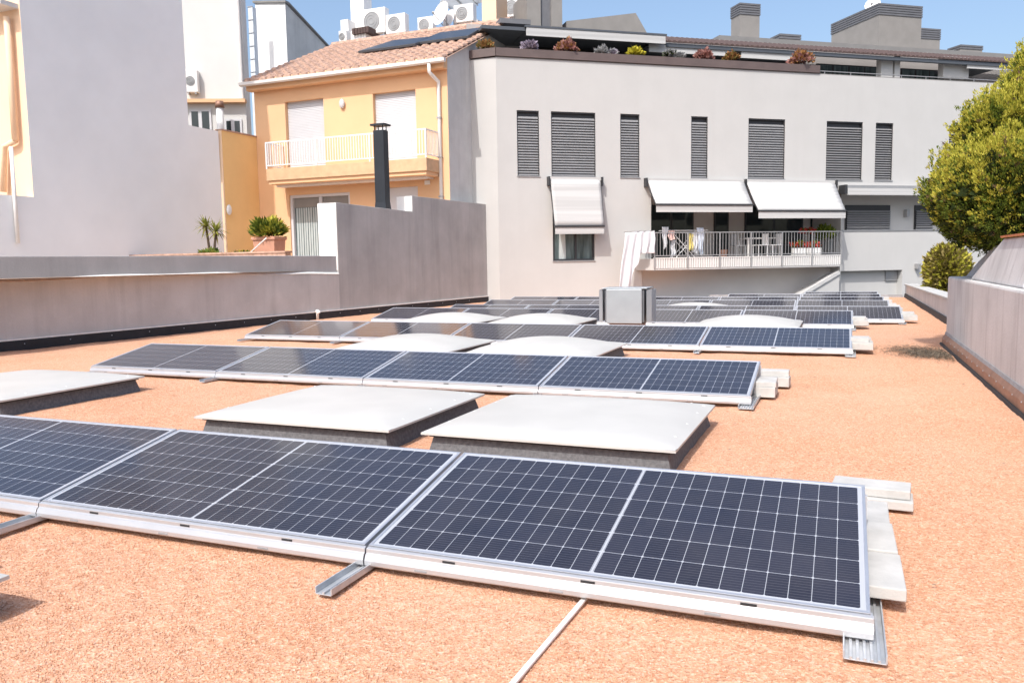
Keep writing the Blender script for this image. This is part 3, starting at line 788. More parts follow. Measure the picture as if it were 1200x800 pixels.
k.add([(bl0-.35,-.001,sz0),(bl0,-PJ,sz0),(bl0,-.001,sz0),(bl0-.35,-.001,1.42),(bl0,-PJ,1.42),(bl0,-.001,1.42)], [(0,1,4,3),(0,2,1),(3,4,5)])
bs = k.build('balcony_slab', 'stucco', bld)
k = MB(FM); n_ = int((bl1-bl0)/.095)
for i in range(n_):
    s0 = bl0+.01+(bl1-bl0-.02)*i/n_; k.box(s0, s0+.06, -PJ-.02, -PJ+.02, sz0+.065, sz1-.04)
k.box(bl0, bl1, -PJ-.03, -PJ+.03, sz1-.04, sz1); k.build('ribbed_fascia', 'white2', bs)
k = MB(FM); rz1 = 2.38
k.box(bl0, bl1, -PJ-.04, -PJ+.01, rz1-.035, rz1); k.box(bl0, bl1, -PJ-.03, -PJ, sz1+.05, sz1+.08)
k.box(bl0-.02, bl0+.02, -PJ, 0, rz1-.035, rz1); k.box(bl1-.02, bl1+.02, -PJ, 0, rz1-.035, rz1)
s0 = bl0
while s0 < bl1:
    k.box(s0-.008, s0+.008, -PJ-.022, -PJ-.004, sz1+.08, rz1-.035); s0 += .128
for i in range(7):
    s0 = bl0+.02+(bl1-bl0-.04)*i/6; k.box(s0-.022, s0+.022, -PJ-.05, -PJ-.028, sz0+.08, rz1-.035)
for i in range(6):
    d_ = -PJ+PJ*(i+.5)/6; k.box(bl0-.01, bl0+.01, d_-.01, d_+.01, sz1, rz1-.035); k.box(bl1-.01, bl1+.01, d_-.01, d_+.01, sz1, rz1-.035)
k.build('balcony_railing', 'railing', bld)
# soffit and deep shadowed wall below the balcony
# right hand terrace recess: back wall, blinds, thin parapet line
k = MB(FM); k.quad((t0,.7,2.40), (t1,.7,2.40), (t1,.7,4.12), (t0,.7,4.12)); k.build('recess_wall', 'stucco', bld)
def tpx(x): return fw(x, 255, -.69)[0]
for x0, x1 in ((990, 1042), (1071, 1092)):
    a, b = max(t0+.02, tpx(x0)), tpx(x1); b = min(b, t1-.02)
    f = MB(FM); f.box(a, b, .64, .695, 2.41, 3.48); wo = f.build('window', 'darkframe', bld)
    s_ = MB(FM); blind(s_, a, b, 2.42, 3.45, .63); s_.build('louvre_blind', 'slat', wo)
k = MB(FM); k.box(t0, t1, -.03, .12, 2.395, 2.435); k.build('parapet_cap', 'railing', bld)
for px, py, dz in ((1062, 250, .30), (1073, 312, .22)):
    s0, z0 = fw(px, py, -.6 if px < 1070 else 0); dd = .69 if px < 1070 else 0
    k = MB(FM); k.box(s0-.07, s0+.07, dd-.22, dd-.01, z0-dz/2, z0+dz/2); k.build('wall_lamp', 'railing', bld, bevel=.01)
# line groove under the terrace planter + brown planter band
sB = fw(960, 85)[0]
k = MB(FM); k.box(.0, sB, -.06, .50, ZT+.04, ZT+.32); k.build('planter_band', 'brown', bld)
k = MB(); k.box(-12.32, LF.x+.02, LF.y-.07, LF.y+.45, ZT+.04, ZT+.315); k.build('planter_band', 'brown', bld)
k = MB(FM); k.box(.06, sB-.06, .04, .42, ZT+.32, ZT+.325); k.build('planter_soil', 'bark', bld)
k = MB(FM); k.box(sB, sR, .06, .09, ZT+.13, ZT+.155)
s0 = sB+.3
while s0 < sR: k.box(s0-.012, s0+.012, .065, .085, ZT+.03, ZT+.13); s0 += 1.2
k.build('terrace_rail', 'railing', bld)
k = MB(FM); k.quad((sL,.3,ZT-.05), (sR,.3,ZT-.05), (sR,14,ZT-.05), (sL,14,ZT-.05)); k.build('terrace_floor', 'roofgrey', bld)

# set back storey of the roof terrace
TB = 3.2
def fbox(mb, x0, y0, x1, y1, n, depth, mi=0):
    a = fw(x0, y0, n); b = fw(x1, y1, n); mb.box(a[0], b[0], -n, -n+depth, b[1], a[1], mi)
k = MB(FM); k.quad((-.3,TB,ZT-.05), (sR,TB,ZT-.05), (sR,TB,ZT+2.0), (-.3,TB,ZT+2.0)); k.build('set_back_wall', 'stucco2', bld)
def tbx(x, y): return fw(x, y, -TB+.05)
for x0, x1, y0 in ((615, 770, 44), (777, 868, 58), (870, 930, 68)):
    a, b = tbx(x0, y0)[0], tbx(x1, y0)[0]
    f = MB(FM); f.box(a, b, TB-.06, TB-.005, ZT, ZT+1.7); dd = f.build('terrace_window', 'void', bld)
for x0, x1 in ((957, 1032), (1056, 1106)):
    a, b = tbx(x0, 80)[0], tbx(x1, 80)[0]; m_ = 4 if x0 < 1000 else 3
    f = MB(FM); f.box(a, b, TB-.06, TB-.005, ZT, ZT+1.25); dd = f.build('terrace_window', 'darkframe', bld)
    g_ = MB(FM)
    for i in range(m_):
        p0 = a+.05+(b-a-.05)*i/m_; p1 = a+(b-a)*(i+1)/m_-.05; g_.quad((p0,TB-.065,ZT+.05), (p1,TB-.065,ZT+.05), (p1,TB-.065,ZT+1.2), (p0,TB-.065,ZT+1.2))
    each(g_, 'pane', 'glasscurtain', dd)
k = MB(FM)
for x0, x1 in ((1033, 1046), (1049, 1054.5), (1106, 1135)): fbox(k, x0, 66, x1, 92, -1.6, .3)
each(k, 'terrace_pier', 'stucco', bld)
# awning boxes over the terrace
for x0, y0, x1, y1, n in ((617, 32, 780, 40, -1.0), (761, 51.5, 862, 59, -1.3), (869, 59, 929, 68, -1.3), (1134, 72, 1180, 80, -1.3)):
    a = fw(x0, y0, n); b = fw(x1, y1, n); zt = (a[1]+b[1])/2
    k = MB(FM)
    za = fw(x0, y0, n)[1]
    k.box(a[0], b[0], -n, -n+.06, za-.29, za); ab = k.build('terrace_awning', 'fabric', bld)
    q = MB(FM); q.box(a[0]-.05, b[0]+.05, -n-.02, -n+.10, za+.004, za+.07); q.box(a[0], b[0], -n+.065, -n+1.9, za-.12, za-.02); q.build('awning_hood', 'gutterdark', ab)
# tiled eaves and flat roof above
EN = -1.25
e0, e1 = fw(781, 47, EN), fw(1181, 74, EN); ez = (e0[1]+e1[1])/2-.05
k = MB(FM); k.box(e0[0], e1[0]+3, -EN, -EN+.15, ez-.16, ez-.02); k.build('eaves_gutter', 'gutterdark', bld)
k = MB(FM); s0 = e0[0]
while s0 < e1[0]+3:
    pts = [(s0+.10+.105*math.cos(q_), -EN-.05, ez+.0+.085*math.sin(q_)) for q_ in [math.pi*i/5 for i in range(6)]]
    k.prism(pts, (0, 1.6, .60)); s0 += .225
k.quad((e0[0], -EN, ez), (e1[0]+3, -EN, ez), (e1[0]+3, -EN+1.6, ez+.58), (e0[0], -EN+1.6, ez+.58)); k.build('tiled_eaves', 'darktile', bld)
f0, f1 = fw(843, 43, -4.0), fw(1181, 62, -4.0)
k = MB(FM); k.box(f0[0], f1[0]+4, 4.0, 12, ez+.2, (f0[1]+f1[1])/2); k.build('flat_roof', 'roofgrey', bld)
# dark volumes at the left of the terrace
k = MB(FM); fbox(k, 617, -12, 634, 32, -4.4, 2.0); fbox(k, 646, -12, 659, 32, -4.4, 2.0); each(k, 'stair_tower', 'chim', bld)
k = MB(FM); fbox(k, 634, -12, 646, 32, -4.5, 1.8); k.build('tower_panel', 'chimcap', bld)
k = MB(FM); fbox(k, 586, 21, 622, 29, -2.6, .6); fbox(k, 590, 29, 622, 46, -3.0, .3); each(k, 'dark_box', 'chimcap', bld)
a = fw(664, 30, -4.6); b = fw(745, 15.5, -4.6); c_ = fw(764, 38, -4.6)
k = MB(FM); zl = a[1]-1.0
k.prism([(a[0], 4.6, a[1]-.9), (c_[0]+.3, 4.6, a[1]-.9), (b[0], 4.6, b[1]), (a[0], 4.6, fw(664, 25, -4.6)[1])], (0, 2.6, 0)); k.build('wedge_dormer', 'chim', bld)
k = MB(FM); k.box(-.2, fw(780, 40, -1.0)[0], 1.12, 3.2, fw(617, 32, -1)[1]-.10, fw(617, 32, -1)[1]+.02); k.build('pergola_roof', 'gutterdark', bld)
# chimneys
def chimney(x0, x1, ytop, ycap, ybot, n, dep, label=None):
    a, b = fw(x0, ytop, n), fw(x1, ybot, n); zc = fw((x0+x1)/2, ycap, n)[1]; z1 = fw((x0+x1)/2, ytop, n)[1]
    k = MB(FM); k.box(a[0]+.03, b[0]-.03, -n+.03, -n+dep-.03, b[1]-1.2, zc); ch = k.build('chimney', 'chim', bld)
    q = MB(FM); m_ = max(2, round((z1-zc)/.11))
    for i in range(m_): q.box(a[0], b[0], -n, -n+dep, zc+.004+(z1-zc)*i/m_, zc+(z1-zc)*(i+.78)/m_)
    q.box(a[0]+.06, b[0]-.06, -n+.06, -n+dep-.06, zc, z1-.03)
    q.build('louvre_cap', 'chimcap', ch); return ch
chimney(867, 891, 3.5, 17.5, 46, -5.0, .8); chimney(914, 939, 39.5, 46, 50, -6, .8)
ch = chimney(1030, 1080, 5, 19, 60, -4.3, 3.4); chimney(1079, 1102, 33, 46, 62, -7.5, .9); chimney(1126, 1152, 52.5, 58, 64, -7.5, .9)
def dish(name, label, c_, r_, to, group=None):
    c_ = Vector(c_); to = Vector(to).normalized(); t = thing(name, label, 'satellite dish', c_, group=group)
    a = to.orthogonal().normalized(); b = to.cross(a); k = MB(); vs = [c_]; n = 20
    for j in (1, 2, 3):
        rr = r_*j/3; off = to*(.25*rr*rr/r_)
        vs += [c_+off+a*rr*math.cos(2*math.pi*i/n)+b*rr*math.sin(2*math.pi*i/n) for i in range(n)]
    fs_ = [(0, 1+i, 1+(i+1) % n) for i in range(n)]
    for j in (0, 1): fs_ += [(1+j*n+i, 1+(j+1)*n+i, 1+(j+1)*n+(i+1) % n, 1+j*n+(i+1) % n) for i in range(n)]
    k.add(vs, fs_); k.build('reflector', 'ac', t, smooth=True)
    q = MB(); q.tube([c_-Vector((0,0,r_*.9)), c_+to*r_*1.0-Vector((0,0,r_*.35))], .02, 6); q.ball(c_+to*r_*1.0-Vector((0,0,r_*.3)), .06); q.build('feed_arm', 'railing', t)
    q = MB(); q.tube([c_-to*.05, c_-to*.2, c_-to*.2-Vector((0,0,r_*1.5))], .03, 6); q.build('mast', 'railing', t); return t
s0, z0 = fw(1023, 7, -6.0); P = FM @ Vector((s0, 6.0, z0))
dish('satellite_dish', 'round white satellite dish on the wide dark chimney block', P, .36, (-.2, -1, .35))

# awnings of the facade
def awning(label, s0, s1, ztop, s0b, s1b, nb, zb, val, ret=False):
    t = thing('awning', label, 'awning', FM @ Vector(((s0+s1)/2, 0, zb)), FA, 'white awnings on the pale building')
    n0 = .16
    k = MB(FM); m_ = 16; vs = []; fs_ = []
    for i in range(m_+1):
        for j in range(9):
            u, v = i/m_, j/8
            s_ = (s0+(s1-s0)*u)*(1-v)+(s0b+(s1b-s0b)*u)*v
            vs.append((s_, -(n0+(nb-n0)*v), ztop+(zb-ztop)*v-.035*math.sin(math.pi*v)*(1 if not ret else 0)))
    for i in range(m_):
        for j in range(8): a = i*9+j; fs_.append((a, a+1, a+10, a+9))
    k.add(vs, fs_); co_ = k.build('cover', 'fabric', t, smooth=True)
    md = co_.modifiers.new('thick', 'SOLIDIFY'); md.thickness = .012; md.offset = 0
    k = MB(FM); k.box(s0b, s1b, -nb-.004, -nb+.004, zb-val-.05, zb-.05); k.build('valance', 'fabric', t)
    k = MB(FM); k.box(s0b-.02, s1b+.02, -nb-.035, -nb+.02, zb-.05, zb+.012); k.build('front_bar', 'darkframe', t)
    k = MB(FM); k.box(s0-.03, s1+.03, -.15, -.01, ztop-.02, ztop+.09); k.build('roller_box', 'fabric', t)
    for e in (s0-.09, s1+.035):
        k = MB(FM); k.box(e, e+.055, -.24, -.004, ztop-.22, ztop+.10); k.build('bracket', 'darkframe', t)
    for e, eb in ((s0-.02, s0b), (s1+.02, s1b)):
        k = MB(FM); k.tube([(e, -.14, ztop-.10), (eb, -nb+.02, zb-.02)], .022, 6); k.build('arm', 'darkframe', t)
    return t
awning('narrow white awning pulled over the lone low window', 1.90, 3.80, 4.30, 1.94, 3.80, .50, 2.64, .24)
awning('wide white awning above the laundry end of the balcony', fw(757, 212)[0], fw(869, 213)[0], 4.29, fw(769, 240, .85)[0], fw(882, 240, .85)[0], .85, 3.39, .24)
awning('wide white awning above the table end of the balcony', fw(872, 213)[0], fw(975, 215)[0], 4.29, fw(889, 247, 1.0)[0], fw(991, 247, 1.0)[0], 1.0, 3.16, .25)
t = thing('awning', 'rolled-up white awning box beside the golden tree', 'awning', FM @ Vector((16, -.2, 3.9)), FA, 'white awnings on the pale building')
s0, s1 = fw(983, 222)[0], fw(1110, 222)[0]
k = MB(FM); k.box(s0, s1, -.34, -.01, 4.08, 4.19); k.build('roller_box', 'railing', t)
k = MB(FM); k.box(s0+.1, s1, -.42, -.36, 3.80, 4.07); k.build('valance', 'fabric', t)
k = MB(FM); k.box(s0-.02, s0+.08, -.42, -.01, 3.85, 4.20); k.build('bracket', 'darkframe', t)

# things on the balcony
def B(s, d, z): return FM @ Vector((s, d, z))
def bpx(x, y, n): return fw(x, y, n)
FLZ = 1.43
def cloth(name, label, s0, s1, ztop, zbot, d, mat, seed, cat, group=None, taper=0.0):
    r_ = random.Random(seed); k = MB(FM); nx_, nz_ = 14, 16; vs = []; fs_ = []
    ph = r_.random()*6
    for j in range(nz_+1):
        v = j/nz_
        for i in range(nx_+1):
            u = i/nx_; s_ = s0+(s1-s0)*u; s_ += (u-.5)*-taper*v
            z = ztop+(zbot-ztop)*v*(1+.06*math.sin(5*u+ph))
            vs.append((s_+.02*math.sin(9*v+ph), d-.05*math.sin(14*u+ph+1.5*v)*(.25+v)-.02*math.sin(31*u), z))
    for j in range(nz_):
        for i in range(nx_): a = j*(nx_+1)+i; fs_.append((a, a+1, a+nx_+2, a+nx_+1))
    k.add(vs, fs_); o = k.build(name, mat, smooth=True); md = o.modifiers.new('thick', 'SOLIDIFY'); md.thickness = .008
    return props(o, label, cat, group)
# big white sheet hung from a line at the left of the balcony: a long part and a short swag
t = thing('bed_sheet', 'long white bed sheet hanging from the left end of the balcony', 'sheet', B(bl0-.6, -PJ, .3))
k = MB(FM); vs = []; fs_ = []
sa, sb = fw(732, 276, PJ)[0], bl0+.02
n1, n2 = 30, 22
for i in range(n1+1):
    u = i/n1; s_ = sa+(sb-sa)*u
    low = .35 if u < .36 else (.35+(1.62-.35)*min(1, (u-.36)/.22)**.5)
    ztop = 2.42-.06*(1-u)**2
    for j in range(n2+1):
        v = j/n2; z = ztop+(low-ztop)*v
        spread = (u-.5)*.0-(1-u)*.28*v*(1 if u < .45 else .25)
        vs.append((s_+spread+.015*math.sin(8*v+5*u), -PJ-.05-.045*math.sin(26*u+2*v)*(.3+v), z))
for i in range(n1):
    for j in range(n2): a = i*(n2+1)+j; fs_.append((a, a+1, a+n2+2, a+n2+1))
k.add(vs, fs_); o = k.build('cloth', 'cloth', t, smooth=True); md = o.modifiers.new('thick', 'SOLIDIFY'); md.thickness = .008
k = MB(FM); k.tube([(sa-.05, -PJ-.05, 2.40), (sb, -PJ-.04, 2.43)], .012, 6); k.build('line', 'railing', t)
D_ = -.1
t = thing('drying_rack', 'folding drying rack on the balcony behind the laundry', 'drying rack', B(bpx(800, 290, .1)[0], D_, FLZ))
k = MB(FM); r0, r1 = bpx(775, 280, .1)[0], bpx(826, 280, .1)[0]
for z in (2.46,):
    for dd in (-.2, 0, .2): k.tube([(r0, D_+dd, z), (r1, D_+dd, z)], .012, 6)
    k.tube([(r0, D_-.2, z), (r0, D_+.2, z)], .014, 6); k.tube([(r1, D_-.2, z), (r1, D_+.2, z)], .014, 6)
k.build('rack_top', 'railwhite', t)
for a, b in ((r0+.3, r1-.5), (r1-.3, r0+.5)):
    for dd in (-.18, .18):
        k = MB(FM); k.tube([(a, D_+dd, 2.46), (b, D_+dd, FLZ)], .014, 6); k.build('leg', 'railwhite', t)
def bc(label, x0, y0, x1, y1, mat, seed, d=-.32, taper=.0):
    a, b = fw(x0, y0, -d), fw(x1, y1, -d); cloth('laundry_item', label, a[0], b[0], a[1], b[1], d, mat, seed, 'laundry', 'laundry on the drying rack', taper)
bc('white garment hung highest at the left end of the rack', 775, 266, 783, 291, 'cloth', 1, taper=.2)
bc('pinkish garment beside the tall white one', 783, 270, 790, 281, 'clothpink', 2)
bc('narrow white cloth hanging low on the rack', 786, 282, 791, 301, 'cloth', 3, -.2)
bc('mustard yellow garment on the rack', 806, 274, 812, 294, 'clothyellow', 4)
bc('white shirt hung right of the yellow garment', 812, 272, 818, 297, 'cloth', 5)
bc('pale blue shirt at the right end of the rack', 817, 267, 825, 298, 'clothblue', 6, taper=.15)
# table, chairs
ta, tb = bpx(876, 282, .1)[0], bpx(914, 282, .1)[0]
t = thing('balcony_table', 'pale slatted outdoor table behind the balcony railing', 'table', B((ta+tb)/2, .2, FLZ))
k = MB(FM); k.box(ta, tb, -.15, .6, 2.13, 2.17); k.build('tabletop', 'gutter', t)
for s_ in (ta+.04, tb-.04):
    for dd in (-.1, .55): k = MB(FM); k.box(s_-.025, s_+.025, dd-.025, dd+.025, FLZ, 2.13); k.build('leg', 'gutter', t)
def chair(x, label, mat='railwhite', d=.25, flip=1):
    s_ = bpx(x, 290, 0)[0]; t = thing('balcony_chair', label, 'chair', B(s_, d, FLZ), group='chairs on the balcony')
    k = MB(FM); k.box(s_-.22, s_+.22, d-.22, d+.22, FLZ+.43, FLZ+.46); k.build('seat', mat, t)
    k = MB(FM); e = s_+flip*.22
    for i in range(4): k.box(e-.015, e+.015, d-.2+i*.115, d-.13+i*.115, FLZ+.46, FLZ+.88)
    k.build('backrest', mat, t)
    for a in (-.19, .19):
        for b in (-.19, .19): k = MB(FM); k.box(s_+a-.015, s_+a+.015, d+b-.015, d+b+.015, FLZ, FLZ+.43); k.build('leg', mat, t)
chair(867, 'grey outdoor chair left of the balcony table', 'railing', .1, -1); chair(885, 'white outdoor chair in front of the balcony table, left one', d=-.35); chair(901, 'white outdoor chair in front of the balcony table, right one', d=-.35)
chair(923, 'dark outdoor chair beside the flower boxes', 'darkframe', .1, 1)

# ---- foliage builders
def tuft_mesh(centres, normals, size, per, spread, rs, wid=.32, up=.5, jit=.35):
    """small leaf-shaped faces sprayed around each centre, outwards and upwards"""
    n = len(centres); d = normals[:,None,:]+rs.normal(0, jit, (n, per, 3))+np.array([0, 0, up])
    d /= np.linalg.norm(d, axis=2, keepdims=True)
    o = centres[:,None,:]+rs.normal(0, spread, (n, per, 3))
    L_ = size*(.55+.9*rs.random((n, per, 1)))
    side = np.cross(d, rs.normal(0, 1, (n, per, 3))); side /= np.linalg.norm(side, axis=2, keepdims=True)+1e-9
    W = L_*wid
    P = np.stack([o-d*L_*.15, o+d*L_*.4+side*W, o+d*L_, o+d*L_*.4-side*W], 2)
    return P.reshape(-1, 3), np.arange(n*per*4).reshape(-1, 4)
def plant_ball(name, label, cat, base, r, mats, n, size, seed, sq=(1, 1, .8), group=None, per=6, wid=.3, up=.4, stem=None, pname='foliage'):
    rs = np.random.default_rng(seed); t = thing(name, label, cat, base, group=group)
    nn = rs.normal(0, 1, (n, 3)); nn /= np.linalg.norm(nn, axis=1, keepdims=True); nn[:,2] = np.abs(nn[:,2])*.9+nn[:,2]*.1
    rad = r*(.35+.65*rs.random((n, 1))**.7)*(1+.22*np.sin(5*nn[:,:1]+seed)*np.cos(4*nn[:,1:2])); cen = nn*rad*np.array(sq)+np.array(base)+np.array([0, 0, r*sq[2]*.35])
    P, Fq = tuft_mesh(cen, nn, size, per, size*.25, rs, wid, up)
    mesh_np(pname, P, Fq, mats, rs.integers(0, len(mats), n).repeat(per), t)
    k = MB(); k.tube([Vector(base)-Vector((0,0,.03)), Vector(base)+Vector((0,0,r*sq[2]))], [.03, .015], 6); k.build('stem', 'bark', t)
    return t
# succulents of the terrace planter
for i, (px, py, r, ms, lab, cat) in enumerate([(621, 57, .33, ['lilacleaf'], 'lilac grey succulent in the brown roof planter', 'plant'), (664, 55, .42, ['pinkleaf', 'pinkleaf', 'rustleaf'], 'large pink succulent spilling over the brown planter', 'plant'),
        (705, 60, .24, ['greyleaf'], 'silver grey succulent in the brown roof planter', 'plant'), (718, 64, .15, ['greyleaf', 'lilacleaf'], 'tiny grey succulent beside the silver one', 'plant'),
        (743, 61, .30, ['yellowleaf'], 'bright yellow succulent in the brown roof planter', 'plant'), (784, 65, .26, ['greyleaf', 'darkgreen'], 'dark grey succulent right of the yellow one', 'plant'),
        (797, 67, .17, ['greyleaf'], 'small pale succulent beside the dark grey one', 'plant'), (825, 63, .36, ['pinkleaf'], 'upright pink plant under the terrace awning', 'plant'),
        (857, 65, .33, ['rustleaf', 'olive'], 'rust orange plant between two terrace awnings', 'plant'), (937, 69, .52, ['pinkleaf', 'rustleaf'], 'big red pink bush at the end of the planter', 'plant')]):
    s_, z_ = fw(px, py+3, -.22); P = FM @ Vector((s_, .22, ZT+.33))
    plant_ball('terrace_plant', lab, cat, tuple(P), r*.82, ms, int(90*max(1, r/.3)), .10, 50+i, (1, .8, .95), 'plants in the roof planter', 6, .42, .2)
P = Vector((-11.75, LF.y+.15, ZT+.32)); plant_ball('terrace_plant', 'small brownish plant at the planter corner by the tiled roof', 'plant', tuple(P), .3, ['rustleaf', 'olive'], 80, .1, 70, (1, .7, .8), 'plants in the roof planter')
# flower boxes and balcony plants
for i, (x0, x1, lab) in enumerate([(929, 943.5, 'white flower box with red flowers, left one'), (945, 961, 'white flower box with red flowers, right one')]):
    a, b = fw(x0, 299, .62)[0], fw(x1, 299, .62)[0]
    t = thing('flower_box', lab, 'flower box', B((a+b)/2, -.62, 1.47), group='flower boxes on the balcony')
    k = MB(FM); k.box(a, b, -.70, -.50, 1.47, 1.74); k.build('trough', 'cap', t, bevel=.01)
    rs = np.random.default_rng(80+i); n = 90
    cen = np.array([list(FM @ Vector((a+(b-a)*rs.random(), -.6+rs.normal(0, .05), 1.78+.14*rs.random()))) for _ in range(n)])
    P, Fq = tuft_mesh(cen, np.tile([0, -.3, 1.], (n, 1)), .08, 5, .03, rs, .45, .3)
    mesh_np('flowers', P, Fq, ['redflower', 'redflower', 'fern'], rs.integers(0, 3, n).repeat(5), t)
s_ = fw(968, 300, .35)[0]; t = plant_ball('balcony_plant', 'tall green trailing plant at the right end of the balcony', 'plant', tuple(B(s_, -.3, 2.0)), .33, ['fern', 'midgreen'], 130, .15, 91, (1, .8, 1.2))
s_ = fw(946, 270, .3)[0]; t = plant_ball('balcony_plant', 'red flowering plant standing high beside the railing plant', 'plant', tuple(B(s_, -.3, 2.28)), .2, ['redflower', 'redflower', 'fern'], 70, .09, 92, (1.5, .8, .7))
k = MB(FM); s_ = fw(848, 290, -.6)[0]; k.tube([(s_, .6, FLZ), (s_, .6, FLZ+.3)], [.12, .16], 10); props(k.build('flower_pot', 'pot'), 'terracotta pot on the balcony floor behind the railing', 'flower pot')

# ------------------------------------------------------------------ orange house
YO = 24.65; XL, XR = -20.28, -12.30
HM = Matrix(((1, 0, 0, 0), (0, 1, 0, YO), (0, 0, 1, 0), (0, 0, 0, 1)))   # local (x, depth inwards, z)
def hp(x, y, n=0.0): P = atY(x, y, YO-n); return P.x, P.z
hse = thing('orange_house', 'orange rendered house with clay tiled roof and white balcony', 'house', ((XL+XR)/2, YO, 0))
ZR0 = atY(300, 95, YO-.42).z; ZE = ZR0+.12
sh = [(hp(335, 150)[0], hp(380, 150)[0], 4.6, hp(358, 117)[1]), (hp(438, 150)[0], hp(488, 150)[0], 4.6, hp(463, 107)[1])]
dr = [(hp(340, 260)[0], hp(411, 260)[0], 1.30, hp(375, 227)[1]), (hp(452, 240)[0], hp(490, 240)[0], 1.30, hp(470, 219)[1])]
k = MB(HM); holed(k, XL, XR, -6, ZE, [(*h, .22) for h in sh]+[(*h, .22) for h in dr], .22); k.build('front_wall', 'orange', hse)
zg = ZR0+(5.4+.42)*.455-.12
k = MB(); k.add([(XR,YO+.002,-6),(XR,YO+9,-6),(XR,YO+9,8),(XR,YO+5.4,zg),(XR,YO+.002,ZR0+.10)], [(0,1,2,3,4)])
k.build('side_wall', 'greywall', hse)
k = MB(); k.add([(XL,YO+.002,-6),(XL,YO+9,-6),(XL,YO+9,8),(XL,YO+5.4,zg),(XL,YO+.002,ZR0+.10)], [(0,4,3,2,1)]); k.build('gable_wall', 'orange', hse)
k = MB(HM); k.box(XL-.1, XR+.03, -.32, .0-.002, ZE-.42, ZE-.02); k.build('eaves_cornice', 'orange', hse, bevel=.04)
for a, b, z0, z1 in sh:
    q = MB(HM); n_ = int((z1-z0)/.055)
    for i in range(n_):
        z = z0+(z1-z0)*i/n_; h_ = (z1-z0)/n_
        q.add([(a,.15,z),(b,.15,z),(b,.165,z+h_*.9),(a,.165,z+h_*.9)], [(0,1,2,3)])
    q.quad((a,.17,z0), (b,.17,z0), (b,.17,z1), (a,.17,z1)); q.build('roller_shutter', 'shutter', hse)
a, b, z0, z1 = dr[0]
f = MB(HM); f.box(a, a+.10, .06, .2, z0, z1); f.box(b-.10, b, .06, .2, z0, z1); f.box((a+b)/2-.06, (a+b)/2+.06, .08, .2, z0, z1-.1); f.box(a+.1, b-.1, .06, .2, z1-.10, z1); f.box(a+.1, b-.1, .06, .2, z0, z0+.35)
dd = f.build('sliding_door', 'shutter', hse)
f = MB(HM); f.quad((a,.19,z0), (b,.19,z0), (b,.19,z1), (a,.19,z1)); f.build('pane', 'glasscurtain', dd)
f = MB(HM)
for i in range(22):
    x = a+.16+(b-a-.35)*i/22
    if x > (a+b)/2+.4: break
    f.quad((x,.175+.012*(i % 2),z0+.36), (x+.075,.18,z0+.36), (x+.075,.18,z1-.46), (x,.175+.012*(i % 2),z1-.46))
f.build('curtain', 'curtain', dd)
f = MB(HM); f.box(a+.1, b-.1, .165, .175, z1-.45, z1-.1); f.build('blind_strip', 'chim', dd)
a, b, z0, z1 = dr[1]; f = MB(HM); f.box(a, b, .12, .2, z0, z1); f.build('side_door', 'shutter', hse)
# balcony
n_ = 1.0
a, b = hp(312, 203, n_)[0], hp(500, 198, n_)[0]; zb0, zb1 = hp(405, 206, n_)[1], hp(405, 191.5, n_)[1]
k = MB(HM); k.box(a, b, -n_, -.002, zb0, zb1); bs = k.build('balcony_slab', 'slabtile', hse, bevel=.01)
k = MB(HM); k.box(a+.05, b-.05, -n_+.06, -.004, zb0-.12, zb0-.003); k.build('slab_edge', 'orange', bs)
zt = hp(405, 158.5, n_)[1]
k = MB(HM); k.box(a, b, -n_-.0, -n_+.04, zt-.045, zt); k.box(a+.04, b-.04, -n_+.005, -n_+.035, zb1+.10, zb1+.13)
x = a
while x < b: k.box(x-.011, x+.011, -n_+.01, -n_+.03, zb1+.13, zt-.045); x += .105
for e in (a, b-.04):
    k.box(e, e+.04, -n_+.04, -.01, zt-.045, zt); k.box(e+.005, e+.03, -n_+.04, -.01, zb1+.10, zb1+.13)
    for i in range(9): d_ = -n_+.09+i*.1; k.box(e+.008, e+.028, d_-.01, d_+.01, zb1+.13, zt-.045)
for x in (a+.02, (a*2+b)/3, (a+2*b)/3, b-.02): k.box(x-.022, x+.022, -n_+.002, -n_+.038, zb1, zt)
k.build('balcony_railing', 'railwhite', hse)
a2, b2 = hp(325, 212, .55)[0], hp(497, 207, .55)[0]; z1 = hp(410, 207, .55)[1]; z0 = hp(410, 214.5, .55)[1]
k = MB(HM); k.box(a2, b2, -.55, -.25, z0, z1); 
t = thing('awning', 'rolled-up pinkish white awning under the orange house balcony', 'awning', ((a2+b2)/2, YO-.4, z0)); k.build('roller_box', 'gutter', t, bevel=.03)
k = MB(HM); k.box(b2+.003, b2+.07, -.52, -.005, z0+.02, z1); k.box(a2-.07, a2-.003, -.52, -.005, z0+.02, z1); each(k, 'bracket', 'railwhite', t)
x, z = hp(402, 122); k = MB(HM); k.ball((x, -.07, z), .14, sq=(.8, .5, 1.2), u=10, v=8); k.build('wall_lamp', 'shutter', hse, smooth=True)
x, z = hp(501, 214); k = MB(HM); k.box(x-.1, x+.1, -.03, -.002, z-.07, z+.07); k.build('meter_box', 'gutter', hse)
# roof
RN = .42; zE = ZR0; D_ = 5.4; RS = .455
XA, XB = XL-.15, XR+.12
def roofz(d): return zE+(d+RN)*RS
k = MB(HM); k.quad((XA,-RN,zE-.05), (XB,-RN,zE-.05), (XB,D_,roofz(D_)-.05), (XA,D_,roofz(D_)-.05)); k.quad((XA,D_,roofz(D_)-.05), (XB,D_,roofz(D_)-.05), (XB,D_+5,zE+.3), (XA,D_+5,zE+.3))
